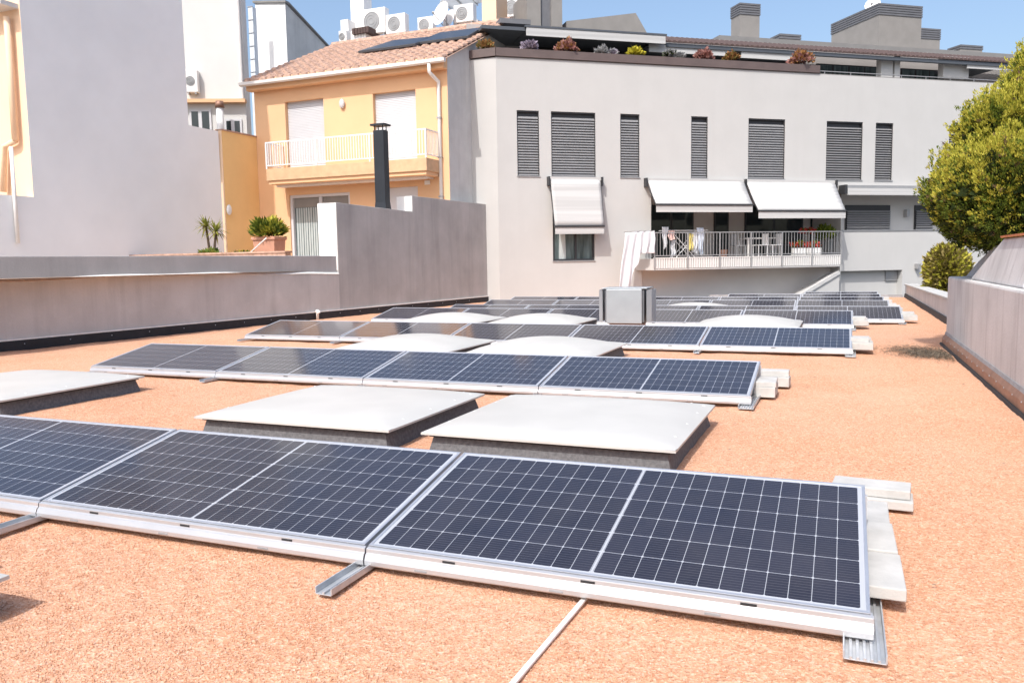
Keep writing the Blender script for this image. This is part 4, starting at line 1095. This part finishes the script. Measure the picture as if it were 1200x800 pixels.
# rows of barrel tiles, each course a little lower at its front edge
ncol = 23; nrow = 15; tw = (XB-XA)/ncol; tl = (D_+RN)/nrow
vs = []; fs_ = []
rr_ = random.Random(5)
tm = MB(HM)
for r_i in range(nrow):
    d0 = -RN+tl*r_i; d1 = d0+tl*1.08
    for c_i in range(ncol):
        xc = XA+tw*(c_i+.5)+rr_.uniform(-.008, .008); dz = rr_.uniform(-.006, .006)
        ring = []
        for (d_, e) in ((d0, .06), (d1, .0)):
            for q_ in range(6):
                an = math.pi*q_/5
                ring.append((xc+tw*.36*math.cos(an)*(1.0 if d_ == d0 else .85), d_, roofz(d_)-.04+e+dz+.115*math.sin(an)))
        tm.add(ring, [(i, i+1, 7+i, 6+i) for i in range(5)]+[(0, 1, 2, 3, 4, 5)][:1])
rf = tm.build('tiled_roof', 'terra', hse)
k.build('roof_deck', 'terra', rf)
k = MB(HM); pts = [(XA, D_, roofz(D_)+.03), (XB, D_, roofz(D_)+.03)]; k.tube(pts, .13, 8); k.build('ridge_tiles', 'terra', rf)
k = MB(HM); prof = [(-RN-.16, zE-.03), (-RN-.15, zE-.13), (-RN-.07, zE-.17), (-RN+.0, zE-.13), (-RN+.02, zE-.03)]
k.prism([(XA-.05, p, q) for p, q in prof], (XB-XA+.1, 0, 0)); k.build('gutter', 'gutter', hse)
xd, _ = hp(511, 90, .3); xw_, _ = hp(515, 150, .08)
k = MB(HM); k.tube([(xd-.15,-RN-.07,zE-.15), (xd-.15,-RN-.07,zE-.42), (xd-.10,-RN+.05,zE-.52), (xw_+.02,-.10,zE-.68), (xw_,-.07,zE-.9), (xw_,-.07,1.0)], .062, 8); k.build('downpipe', 'gutter', hse, smooth=True)
k = MB(HM)
for z in (6.2, 4.9, 3.6, 2.6): k.box(xw_-.075, xw_+.075, -.14, -.01, z, z+.05)
each(k, 'pipe_bracket', 'railing', hse)
# solar thermal collectors on the roof slope
def roofpt(px, py, lift=.12):
    # intersection of a pixel ray with the roof slope
    d = ray(px, py); nn = Vector((0, -RS, 1)); p0 = Vector((0, YO-RN, zE+lift)); k_ = (p0-EYE).dot(nn)/d.dot(nn); return EYE+d*k_
for i, (q, lab) in enumerate([(((420, 63), (487, 54), (511, 45.5), (462, 50)), 'dark flat solar collector lying on the tiled roof, left one'), (((486, 53), (549, 45), (566, 35), (516, 41)), 'dark flat solar collector lying on the tiled roof, right one')]):
    P = [roofpt(*p) for p in q]
    t = thing('solar_collector', lab, 'solar collector', P[0], group='solar collectors on the tiled roof')
    k = MB(); up = Vector((0, -.414, .91))*.09; k.prism(P, up); k.build('casing', 'gutterdark', t, bevel=.01)
    c_ = sum(P, Vector())/4; k = MB(); k.add([p+(c_-p)*.05+up*1.04 for p in P], [(0,1,2,3)]); k.build('glass_cover', 'thermal', t)

# flue in front of the house
t = thing('flue', 'square black metal flue with flat cap beside the orange house', 'flue', atY(447, 240, 20.9))
xa, xb = atY(438.5, 200, 20.9).x, atY(450.5, 200, 20.9).x; zt = atY(447, 152, 20.9).z
k = MB(); k.box(xa, xb, 20.9, 20.9+.28, 2.2, zt); k.build('shaft', 'flue', t, bevel=.01)
k = MB(); k.add([(xa-.08,20.82,2.2),(xb+.08,20.82,2.2),(xb+.08,21.26,2.2),(xa-.08,21.26,2.2),(xa,20.9,3.22),(xb,20.9,3.22),(xb,21.18,3.22),(xa,21.18,3.22)], [(0,1,5,4),(1,2,6,5),(2,3,7,6),(3,0,4,7)]); k.build('skirt', 'flue', t)
zc = atY(447, 146, 20.9).z
k = MB(); k.box(xa-.06, xb+.06, 20.84, 21.24, zc-.02, zc+.035)
for x in (xa+.04, xb-.04):
    for y in (20.94, 21.14): k.box(x-.012, x+.012, y-.012, y+.012, zt, zc-.02)
k.build('cap', 'flue', t)

# neighbour's terrace floor, planter wall, plants
k = MB(); k.quad((-30, 4, 1.25), (-12.9, 4, 1.25), (-12.6, 24.6, 1.25), (-30, 24.6, 1.25)); props(k.build('terrace_floor', 'terrace'), 'tiled terrace floor of the orange house', kind='structure')
YP = 18.6
pa, pb = atY(148, 292, YP), atY(334, 292, YP); pa.z = atY(334, 294, YP).z-.05
t = thing('planter_wall', 'low orange terrace parapet behind the dark wall', 'parapet', ((pa.x+pb.x)/2, YP, 1.25)); t['kind'] = 'thing'
k = MB(); k.box(pa.x, pb.x, YP, YP+.25, 1.25, pa.z); k.build('parapet_body', 'terra', t)
k = MB(); k.box(pa.x-.02, pb.x+.02, YP-.03, YP+.28, pa.z+.002, pa.z+.05); k.build('coping', 'terra', t)
q = atY(137, 291, YP); k = MB(); k.box(q.x, pa.x-.03, YP-.05, YP+.25, 1.25, q.z); k.build('sunlit_pier', 'white_end', t)  # white colour stands in for sun on the parapet's end

def yucca(base, heads, label):
    t = thing('yucca', label, 'plant', base); rs = np.random.default_rng(33)
    for hx, hz, r in heads:
        k = MB(); k.tube([Vector(base), Vector(base)+Vector((hx*.6, 0, hz*.6)), Vector(base)+Vector((hx, 0, hz))], [.05, .04, .035], 7); k.build('trunk', 'bark', t, smooth=True)
        V_ = []; c_ = np.array(base)+np.array([hx, 0, hz])
        for i in range(70):
            d = rs.normal(0, 1, 3); d[2] = d[2]*.7+.35; d /= np.linalg.norm(d); s_ = np.cross(d, [0, 0, 1]); s_ /= np.linalg.norm(s_)+1e-6
            L_ = r*(.7+.5*rs.random()); w_ = .022
            m1 = c_+d*L_*.6; tip = c_+d*L_+np.array([0, 0, -.28*L_*(1-abs(d[2]))])
            V_ += [c_-s_*w_*.6, c_+s_*w_*.6, m1+s_*w_, m1-s_*w_, m1-s_*w_, m1+s_*w_, tip+s_*.003, tip-s_*.003]
        mesh_np('crown', np.array(V_), np.arange(len(V_)).reshape(-1, 4), ['yucca'], None, t)
b_ = atY(248, 297, 19.6); h1, h2 = atY(245, 266, 19.6), atY(250, 272, 19.6)
yucca((b_.x, b_.y, 1.3), [(h1.x-b_.x-.12, h1.z-1.3, .42), (h2.x-b_.x+.10, h2.z-1.3, .46)], 'small yucca with two spiky heads by the shaded white wall')
b_ = atY(245, 296, 19.0); plant_ball('terrace_shrub', 'low yellow green plant at the foot of the yucca', 'plant', (b_.x, b_.y, 1.55), .28, ['yucca', 'fern'], 90, .14, 61, (1.4, .8, .7))
YB = 20.4
a, b = atY(296, 278, YB), atY(322, 298, YB)
t = thing('plant_trough', 'large terracotta trough holding a fern on the terrace', 'plant trough', ((a.x+b.x)/2, YB, 1.25))
k = MB(); z1 = a.z; x0, x1 = a.x, b.x
k.add([(x0+.08,YB+.05,1.25),(x1-.08,YB+.05,1.25),(x1-.08,YB+.50,1.25),(x0+.08,YB+.50,1.25),(x0,YB,z1-.1),(x1,YB,z1-.1),(x1,YB+.55,z1-.1),(x0,YB+.55,z1-.1)], [(0,1,5,4),(1,2,6,5),(2,3,7,6),(3,0,4,7),(4,5,6,7)])
k.build('trough', 'pot', t); k = MB(); k.box(x0-.04, x1+.04, YB-.04, YB+.59, z1-.098, z1); k.build('rim', 'pot', t, bevel=.02)
plant_ball('fern', 'bushy green fern in the large terracotta trough', 'plant', ((x0+x1)/2, YB+.27, z1-.05), .50, ['fern', 'fern', 'golden', 'midgreen'], 520, .17, 62, (1.05, .75, .85), None, 7, .17, .35)
b_ = atY(284, 294, 19.9); plant_ball('terrace_shrub', 'small yellow flowering plant beside the terracotta trough', 'plant', (b_.x, b_.y, 1.62), .25, ['yellowleaf', 'fern'], 70, .1, 63, (1.6, .8, .6))
k = MB(); p0, p1 = atY(290, 299, 19.2), atY(312, 279, 19.2); k.tube([p0, p1], .018, 6); props(k.build('cane', 'cap'), 'thin white cane leaning beside the terracotta trough', 'cane')

# ------------------------------------------------------------------ white party wall building on the left, peach facade
XW = -19.97
def xp(x, y, X=XW): P = atX(x, y, X); return P.y, P.z
XWv = -20.32
y_end = xp(258, 200, XWv)[0]; y_step = xp(219.5, 120, XWv)[0]; y_in = xp(30, 100, XWv)[0]
t = thing('white_building', 'tall shaded white building with a blank party wall beside the terrace', 'building', (XWv-2, 17, 0))
zl0, zl1 = xp(222, 148, XWv)[1], xp(258, 153.5, XWv)[1]; zs = (zl0+zl1)/2
k = MB(); k.quad((XWv, y_in, -6), (XWv, y_step, -6), (XWv, y_step, 16), (XWv, y_in, 16)); k.quad((XWv, y_step, -6), (XWv, y_end, -6), (XWv, y_end, zs), (XWv, y_step, zs))
k.quad((XWv, y_step, zs), (XWv-.3, y_step, zs), (XWv-.3, y_step, 16), (XWv, y_step, 16)); k.quad((XWv, y_step, zs), (XWv, y_end, zs), (XWv-.3, y_end, zs), (XWv-.3, y_step, zs))
k.quad((XWv, y_in, 16), (XWv, y_step, 16), (XWv-10, y_step, 16), (XWv-10, y_in, 16))
k.build('party_wall', 'white', t)
# nearer, lower wall in front of the peach facade
zlow = atX(14, 229, XWv).z
k = MB(); k.quad((XWv, 4, -6), (XWv, y_in, -6), (XWv, y_in, zlow), (XWv, 4, zlow)); k.quad((XWv, 4, zlow), (XWv, y_in, zlow), (XWv-.25, y_in, zlow), (XWv-.25, 4, zlow)); k.build('low_wall', 'white', t)
t = thing('peach_building', 'peach rendered building at the left photo edge with a downpipe', 'building', (XWv-3, y_in, 0))
k = MB(); k.quad((XWv-8, y_in, -6), (XWv+.0, y_in-.005, -6), (XWv+.0, y_in-.005, 9), (XWv-8, y_in, 9)); k.build('front_wall', 'peach', t)
zt = atY(10, 13, y_in).z
k = MB(); k.box(XWv-8, XWv-.05, y_in-.5, y_in+.2, zt, zt+.12); k.build('eaves', 'white2', t)
k = MB()
for i in range(24): k.ball((XWv-.4-i*.3, y_in-.4, zt+.2), .13, u=8, v=5, sq=(1, 1.6, .8))
k.build('roof_tiles', 'terra', t)
p0, p1, p2 = atY(8, 20, y_in-.15), atY(18, 165, y_in-.15), atY(5, 172, y_in-.15)
k = MB(); k.tube([p0, p1], .085, 8); k.tube([p1, p2, atY(4, 225, y_in-.15)], .085, 8); k.build('downpipe', 'peach', t, smooth=True)
k = MB(); k.tube([atX(13, 172, XWv+.08), atX(21, 285, XWv+.08)], .05, 7); k.build('white_pipe', 'cap', t, smooth=True)

# orange garden wall joining the house and the white building
xo = XL+.02
t = thing('orange_wall', 'deep orange garden wall between white building and orange house', 'wall', (xo, 23.4, 1.25)); t['kind'] = 'thing'
ya = atX(263, 220, xo).y; zt = (atX(263, 153, xo).z+atX(307, 163, xo).z)/2
k = MB(); k.box(xo-.25, xo, ya, YO-.003, -1, zt); k.build('wall_body', 'orange2', t)
k = MB(); k.box(xo-.28, xo+.03, ya-.02, YO-.003, zt+.002, zt+.05); k.build('coping', 'terra', t)
k = MB(); k.box(xo-.26, xo-.002, ya-.015, ya-.003, -1, zt-.01); k.build('end_face', 'peach', t)
P = atX(268, 246, xo+.04); k = MB(); k.ball((xo+.06, P.y, P.z), .15, sq=(.5, .8, 1.25), u=10, v=8)
props(k.build('bulkhead_lamp', 'cap', smooth=True), 'oval white lamp mounted on the deep orange garden wall', 'wall lamp')

# ------------------------------------------------------------------ buildings behind
def bx(mb, x0, y0, x1, y1, Y, dep, ext=0.0, mi=0):
    a, b = atY(x0, y0, Y), atY(x1, y1, Y); mb.box(a.x, b.x, Y, Y+dep, b.z-ext, a.z, mi)
t = thing('cream_building', 'tall cream building behind the white party wall with small windows', 'building', (-26, 30, 0))
Y1 = 29.5; a = atY(200, 100, Y1); b = atY(287, 100, Y1)
zled = atY(255, 119, Y1).z
rot = Matrix.Translation((b.x, Y1, 0)) @ Matrix.Rotation(R(26), 4, 'Z')     # local x runs back to the left
def cb(px, py):   # pixel -> local x, z on the turned facade
    d = ray(px, py); o = Vector((b.x, Y1, 0)); tx = (rot.to_3x3() @ Vector((1, 0, 0))); nn = rot.to_3x3() @ Vector((0, 1, 0))
    k_ = (o-EYE).dot(nn)/d.dot(nn); P = EYE+d*k_; return (P-o).dot(tx), P.z
x_a = cb(190, 100)[0]
k = MB(rot); k.quad((x_a,0,-6), (0,0,-6), (0,0,20), (x_a,0,20)); k.quad((0,0,-6), (0,.8,-6), (0,.8,20), (0,0,20)); k.build('front_wall', 'white2', t)
zl = cb(255, 119)[1]; k = MB(rot); k.box(x_a, .05, -.35, -.002, zl-.10, zl+.05); k.build('ledge', 'orange', t)
for x0, x1, y0, y1 in ((222, 249, 129, 158), (263, 285, 140, 170)):
    (xa_, za_), (xb_, zb_) = cb(x0, y0), cb(x1, y1)
    f = MB(rot); f.box(xa_, xb_, -.06, -.003, zb_, za_); wo = f.build('window', 'shutter', t)
    f = MB(rot)
    for i in (0, 1): f.box(xa_+.09+(xb_-xa_-.05)*i*.5, xa_+(xb_-xa_)*(.5+.5*i)-.09, -.068, -.062, zb_+.08, za_-.08)
    each(f, 'pane', 'glass', wo)
k = MB(rot); x0, z0 = cb(289, 10); k.tube([(-.12,-.1,20), (-.12,-.1,zl+.1)], .08, 8); k.build('downpipe', 'gutter', t)
(xa_, za_), (xb_, zb_) = cb(219, 84), cb(235, 110)
def ac_unit(label, M_, x0, x1, z0, z1, dep=.35, group='air conditioner units'):
    c_ = M_ @ Vector(((x0+x1)/2, -dep/2, z0)); t = thing('air_conditioner', label, 'air conditioner', c_, group=group)
    k = MB(M_); k.box(x0, x1, -dep, -.02, z0, z1); k.build('housing', 'ac', t, bevel=.02)
    r_ = min(z1-z0, x1-x0)*.38; cx_ = x0+(x1-x0)*.42; zc_ = (z0+z1)/2; k = MB(M_)
    n = 20; ring = [(cx_+r_*math.cos(2*math.pi*i/n), -dep-.006, zc_+r_*math.sin(2*math.pi*i/n)) for i in range(n)]; k.add(ring, [tuple(range(n))[::-1]])
    go = k.build('fan_grille', 'acdark', t)
    k = MB(M_)
    for rr in (.95, .65, .35):
        k.tube([(cx_+r_*rr*math.cos(2*math.pi*i/n), -dep-.012, zc_+r_*rr*math.sin(2*math.pi*i/n)) for i in range(n+1)], .012, 4)
    each(k, 'grille_ring', 'railing', go); 
    k = MB(M_); k.box(x0+.08, x0+.14, -dep+.02, -.06, z0-.08, z0-.003); k.box(x1-.14, x1-.08, -dep+.02, -.06, z0-.08, z0-.003); each(k, 'bracket', 'railing', t)
ac_unit('wall-mounted air conditioner beside the tall cream wall', rot, xa_, xb_, zb_, za_)
p_ = [rot @ Vector((cb(246, 145)[0], -.6, cb(246, 150)[1]-1.5)), rot @ Vector((cb(246, 145)[0], -.6, cb(246, 131)[1])), rot @ Vector((cb(251, 145)[0], -.6, cb(251, 128)[1]))]
q_ = cb(264, 129)
k = MB(rot); x_, z_ = cb(264, 152); k.tube([(x_,-.7,z_-1.5), (x_,-.7,cb(264, 130)[1])], .15, 10)
t = thing('vent_pipe', 'grey vent pipe with rusty brown cowl above the garden wall', 'vent pipe', rot @ Vector((x_, -.7, z_-1.5)))
k.build('pipe', 'ac', t, smooth=True); k = MB(rot); z_ = cb(264, 130)[1]; k.tube([(x_,-.7,z_+.002), (x_,-.7,z_+.28)], [.2, .16], 10); k.build('cowl', 'copper', t, smooth=True)

Y2 = 38.0
t = thing('white_tower', 'sunlit white gable building with its shaded side toned grey behind the tiled roof', 'building', atY(320, 90, Y2))
a = atY(299, 4, Y2); b = atY(334, 4, Y2)
k = MB(); k.quad((a.x, Y2, -6), (b.x, Y2, -6), (b.x, Y2, b.z), (a.x, Y2, a.z)); k.build('front_wall', 'white_end', t)
d = ray(386, 58); kk = b.x/d.x; Pe = EYE+d*kk
k = MB(); k.quad((b.x+.001, Y2, -6), (b.x+.001, Pe.y, -6), (b.x+.001, Pe.y, Pe.z), (b.x+.001, Y2, b.z)); k.build('side_wall', 'greywall', t)  # darker grey paints the shade on this side of the white gable
k = MB(); k.prism([(a.x-.1, Y2-.1, a.z+.001), (b.x+.1, Y2-.1, b.z+.001), (b.x+.1, Y2-.1, b.z+.12), (a.x-.1, Y2-.1, a.z+.12)], (0, .3, 0))
k.prism([(b.x-.2, Y2+.21, b.z+.002), (b.x+.12, Y2+.21, b.z+.002), (b.x+.12, Pe.y, Pe.z+.002), (b.x-.2, Pe.y, Pe.z+.002)], (0, 0, .1)); k.build('coping', 'roofgrey', t)
k = MB(); Y3 = 36.5; a_, b_ = atY(290.5, 9, Y3), atY(300, 100, Y3); k.box(a_.x, b_.x, Y3, Y3+.3, b_.z-3, a_.z)
t = thing('glazed_screen', 'narrow pale panelled screen between cream building and white gable', 'screen', ((a_.x+b_.x)/2, Y3, b_.z)); k.build('screen_body', 'screen', t)
k = MB()
for i in range(7): z = b_.z+(a_.z-b_.z)*i/6; k.box(a_.x-.02, b_.x+.02, Y3-.03, Y3-.003, z, z+.04)
each(k, 'screen_bar', 'railing', t)

# rooftop with air conditioners behind the tiled roof
Y4 = 34.0; I4 = Matrix.Translation((0, Y4, 0))
t = thing('rooftop_block', 'white rooftop block behind the tiled ridge carrying air conditioners', 'building', atY(480, 60, Y4))
k = MB(); a, b = atY(396, 47, Y4+.5), atY(570, 27, Y4+.5); k.box(a.x, b.x+.5, Y4+.4, Y4+6, -6, atY(430, 52, Y4+.4).z+.05); k.build('block_wall', 'white2', t)
k = MB(); bx(k, 399, 24, 409, 60, Y4-.4, .8, 1); bx(k, 411, 37, 429, 62, Y4-.9, .8, 1); k.build('stair_head', 'white_end', t)
k = MB(); a, b = atY(413, 34, Y4-1.0), atY(433, 38, Y4-1.0)
for i in range(6): x = a.x+(b.x-a.x)*i/6; k.box(x, x+(b.x-a.x)/7, Y4-1.05, Y4-.05, b.z, a.z)
k.build('tile_cap', 'darktile', t)
k = MB(); bx(k, 410, -14, 427.5, 40, Y4+.2, .7, 1); props(k.build('chimney_stack', 'white_end'), 'tall plain white chimney rising out of the photo behind the tiled roof', 'chimney')
for x0, y0, x1, y1, lab in ((429, 15, 457, 40, 'largest air conditioner, next to the tall white chimney'), (457, 21, 480, 40, 'air conditioner second from the tall white chimney'), (536, 10, 559, 27, 'air conditioner just right of the white satellite dishes'), (594, 2, 615, 21, 'air conditioner between peach chimney and dark tower')):
    a, b = atY(x0, y0, Y4), atY(x1, y1, Y4); ac_unit(lab, I4, a.x, b.x, b.z, a.z, .4, 'air conditioners on the far roof')
a, b = atY(494, 24, Y4+.2), atY(512, 40, Y4+.2); ac_unit('half hidden air conditioner left of the satellite dishes', Matrix.Translation((0, Y4+.2, 0)), a.x, b.x, b.z, a.z, .4, 'air conditioners on the far roof')
k = MB(); bx(k, 399, 30, 411, 50, Y4-.6, .15, 0)
a = atY(405, 50, Y4-.6); ac_unit('air conditioner at the left end of the far roof', Matrix.Translation((0, Y4-.45, 0)), atY(401, 40, Y4-.45).x, atY(410, 40, Y4-.45).x, atY(405, 52, Y4-.45).z, atY(405, 38, Y4-.45).z, .3, 'air conditioners on the far roof')
dish('satellite_dish', 'tilted white satellite dish on the far roof, the larger of two', atY(519, 17, Y4-.6), .55, (-.5, -1, .3)); dish('satellite_dish', 'smaller white satellite dish overlapped by the larger one', atY(528, 23, Y4-.3), .42, (-.5, -1, .3))
k = MB()
bx(k, 533, 27, 560, 34, Y4-.1, .5, .3); k.build('unit_plinth', 'white2', t)
P = [atY(517, 2, Y4+.6), atY(556, -3, Y4+.6), atY(566, 12, Y4-.6), atY(528, 14, Y4-.6)]
t = thing('rooftop_canopy', 'white tilted canopy with dark ribs above the far air conditioners', 'canopy', P[3])
P = [atY(516, 1, Y4+1.2), atY(585, -14, Y4+1.2), atY(585, -4, Y4+3.0), atY(535, 14, Y4+3.0)]
k = MB(); k.prism(P, (0, 0, .06)); k.build('sheet', 'screen', t)
k = MB()
for i in range(5):
    u = i/4; A_ = P[0].lerp(P[1], u)-Vector((0,0,.06)); B_ = P[3].lerp(P[2], u)-Vector((0,0,.06)); k.tube([A_, B_], .035, 5)
k.tube([P[3]-Vector((0,0,.05)), P[3]-Vector((0,0,2.2))], .04, 6); k.tube([P[2]-Vector((0,0,.05)), P[2]-Vector((0,0,2.2))], .04, 6)
k.build('rib', 'railing', t)
Y5 = 31.0
k = MB(); a, b = atY(564, -20, Y5), atY(582, 36, Y5); k.box(a.x, b.x, Y5, Y5+1.2, b.z-1.5, a.z)
props(k.build('peach_chimney', 'peach', bevel=.02), 'square peach chimney standing where the tiled roof meets the pale building', 'chimney')
# far roofline under the sky, beyond the buildings
k = MB(); k.box(-70, 60, 75, 80, -7, 3); props(k.build('far_building', 'white2'), 'distant low pale building row mostly hidden behind the others', 'building')

# ------------------------------------------------------------------ golden conifer and shrub at the right
def lumps(cen, rad, n, rs, lump=.16):
    d = rs.normal(0, 1, (n, 3)); d /= np.linalg.norm(d, axis=1, keepdims=True)
    f = 1+lump*(np.sin(3.3*d[:,0]*2+1.3)*np.cos(4.1*d[:,1]*1.7+.4)+.7*np.sin(7.3*d[:,2]+5*d[:,0])*np.cos(6.1*d[:,1]-2*d[:,2]))
    return d, f
def conifer(base, ells, label):
    rs = np.random.default_rng(21); t = thing('golden_conifer', label, 'tree', base)
    k = MB(); k.tube([Vector(base), Vector(base)+Vector((.05, 0, 4)), Vector(base)+Vector((.1, .1, 9.5))], [.22, .17, .10], 10)
    for i in range(10):
        an = i*2.4; z = 7.4+i*.2; p = Vector(base)+Vector((0, 0, z)); k.tube([p, p+Vector((math.cos(an)*.6, math.sin(an)*.6, .4)), p+Vector((math.cos(an)*1.0, math.sin(an)*1.0, .9))], [.05, .035, .02], 6)
    k.build('trunk', 'bark', t, smooth=True)
    allP = []; allM = []
    def inside(p, skip, s=.86):
        m_ = np.zeros(len(p), bool)
        for j, (c_, r_, _) in enumerate(ells):
            if j != skip: m_ |= (((p-np.array(c_))/(np.array(r_)*s))**2).sum(1) < 1
        return m_
    for j, (c_, r_, n) in enumerate(ells):
        c_ = np.array(c_); r_ = np.array(r_)
        # fans: small sprays grouped on bumps so that the surface has clumps and hollows
        nb = int(n*.035); db, fb = lumps(c_, r_, nb, rs); 
        bump_r = .13+.10*rs.random(nb)
        cb_ = c_+db*r_*(fb*(.80+.12*rs.random(nb)))[:,None]
        nb_ = db/r_; nb_ /= np.linalg.norm(nb_, axis=1, keepdims=True)
        idx = rs.integers(0, nb, n)
        o = rs.normal(0, 1, (n, 3)); o /= np.linalg.norm(o, axis=1, keepdims=True)
        dot = (o*nb_[idx]).sum(1, keepdims=True); o = np.where(dot < -.1, o-2*dot*nb_[idx], o)
        out = rs.random(n)**.4
        pl_ = nb_[idx]*.55+np.array([0, 0, .85]); al = (o*pl_).sum(1, keepdims=True)
        pc = cb_[idx]+(o+pl_*al*.9)*(bump_r[idx]*out)[:,None]*.85
        keep_ = ~inside(pc, j); pc, o_, out = pc[keep_], (nb_[idx]*.6+o*.7)[keep_], out[keep_]
        hue = rs.random(nb)[idx][keep_]
        P, _ = tuft_mesh(pc, o_, .033, 12, .015, rs, .21, 1.0, .40)
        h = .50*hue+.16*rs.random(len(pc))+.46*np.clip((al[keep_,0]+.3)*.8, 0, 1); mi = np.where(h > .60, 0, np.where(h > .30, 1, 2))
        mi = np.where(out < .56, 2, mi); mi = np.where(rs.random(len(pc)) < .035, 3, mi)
        allP.append(P); allM.append(mi.repeat(12))
        # inner twigs and old foliage fill the volume
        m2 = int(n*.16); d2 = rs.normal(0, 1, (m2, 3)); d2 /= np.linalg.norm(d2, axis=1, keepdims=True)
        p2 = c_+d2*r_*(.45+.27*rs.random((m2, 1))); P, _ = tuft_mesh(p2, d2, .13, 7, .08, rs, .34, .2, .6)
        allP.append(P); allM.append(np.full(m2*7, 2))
    P = np.concatenate(allP); mi = np.concatenate(allM)
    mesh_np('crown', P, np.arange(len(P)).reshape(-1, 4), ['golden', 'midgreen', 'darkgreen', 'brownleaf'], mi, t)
    return t
TY = 12.9
def el(px, py, rx, ry, n, dy=0.0, rd=None):
    c_ = atY(px, py, TY+dy); return ((c_.x, TY+dy, c_.z), (rx/84, (rd or rx)/84, ry/84), n)
conifer((2.75, TY, -6.9), [el(1202, 228, 88, 58, 34000), el(1228, 168, 74, 54, 19000), el(1244, 104, 46, 42, 8000, .1), el(1152, 240, 43, 38, 14000, -.1), el(1174, 172, 36, 40, 9000, -.2), el(1212, 226, 80, 46, 17000, -.75, 60)],
        'dense golden green conifer rounding over the tall concrete wall')
p0, p1 = atY(1108, 318, 27.0), atY(1108, 293, 27.0)
rs = np.random.default_rng(9); t = thing('shrub', 'small olive yellow shrub behind the low parapet', 'shrub', (p0.x, 27.0, -.5))
k = MB(); k.tube([(p0.x, 27.0, -6.9), (p0.x, 27.0, .6)], [.10, .05], 8); k.build('trunk', 'bark', t)
n = 2600; d = rs.normal(0, 1, (n, 3)); d /= np.linalg.norm(d, axis=1, keepdims=True); f = .62+.38*rs.random((n, 1))
cen = np.array([p0.x+.05, 27.0, .85])+d*f*np.array([.58, .55, .85])
P, Fq = tuft_mesh(cen, d, .11, 5, .04, rs, .32, .35); mesh_np('crown', P, Fq, ['olive', 'olive', 'golden'], rs.integers(0, 3, n).repeat(5), t)
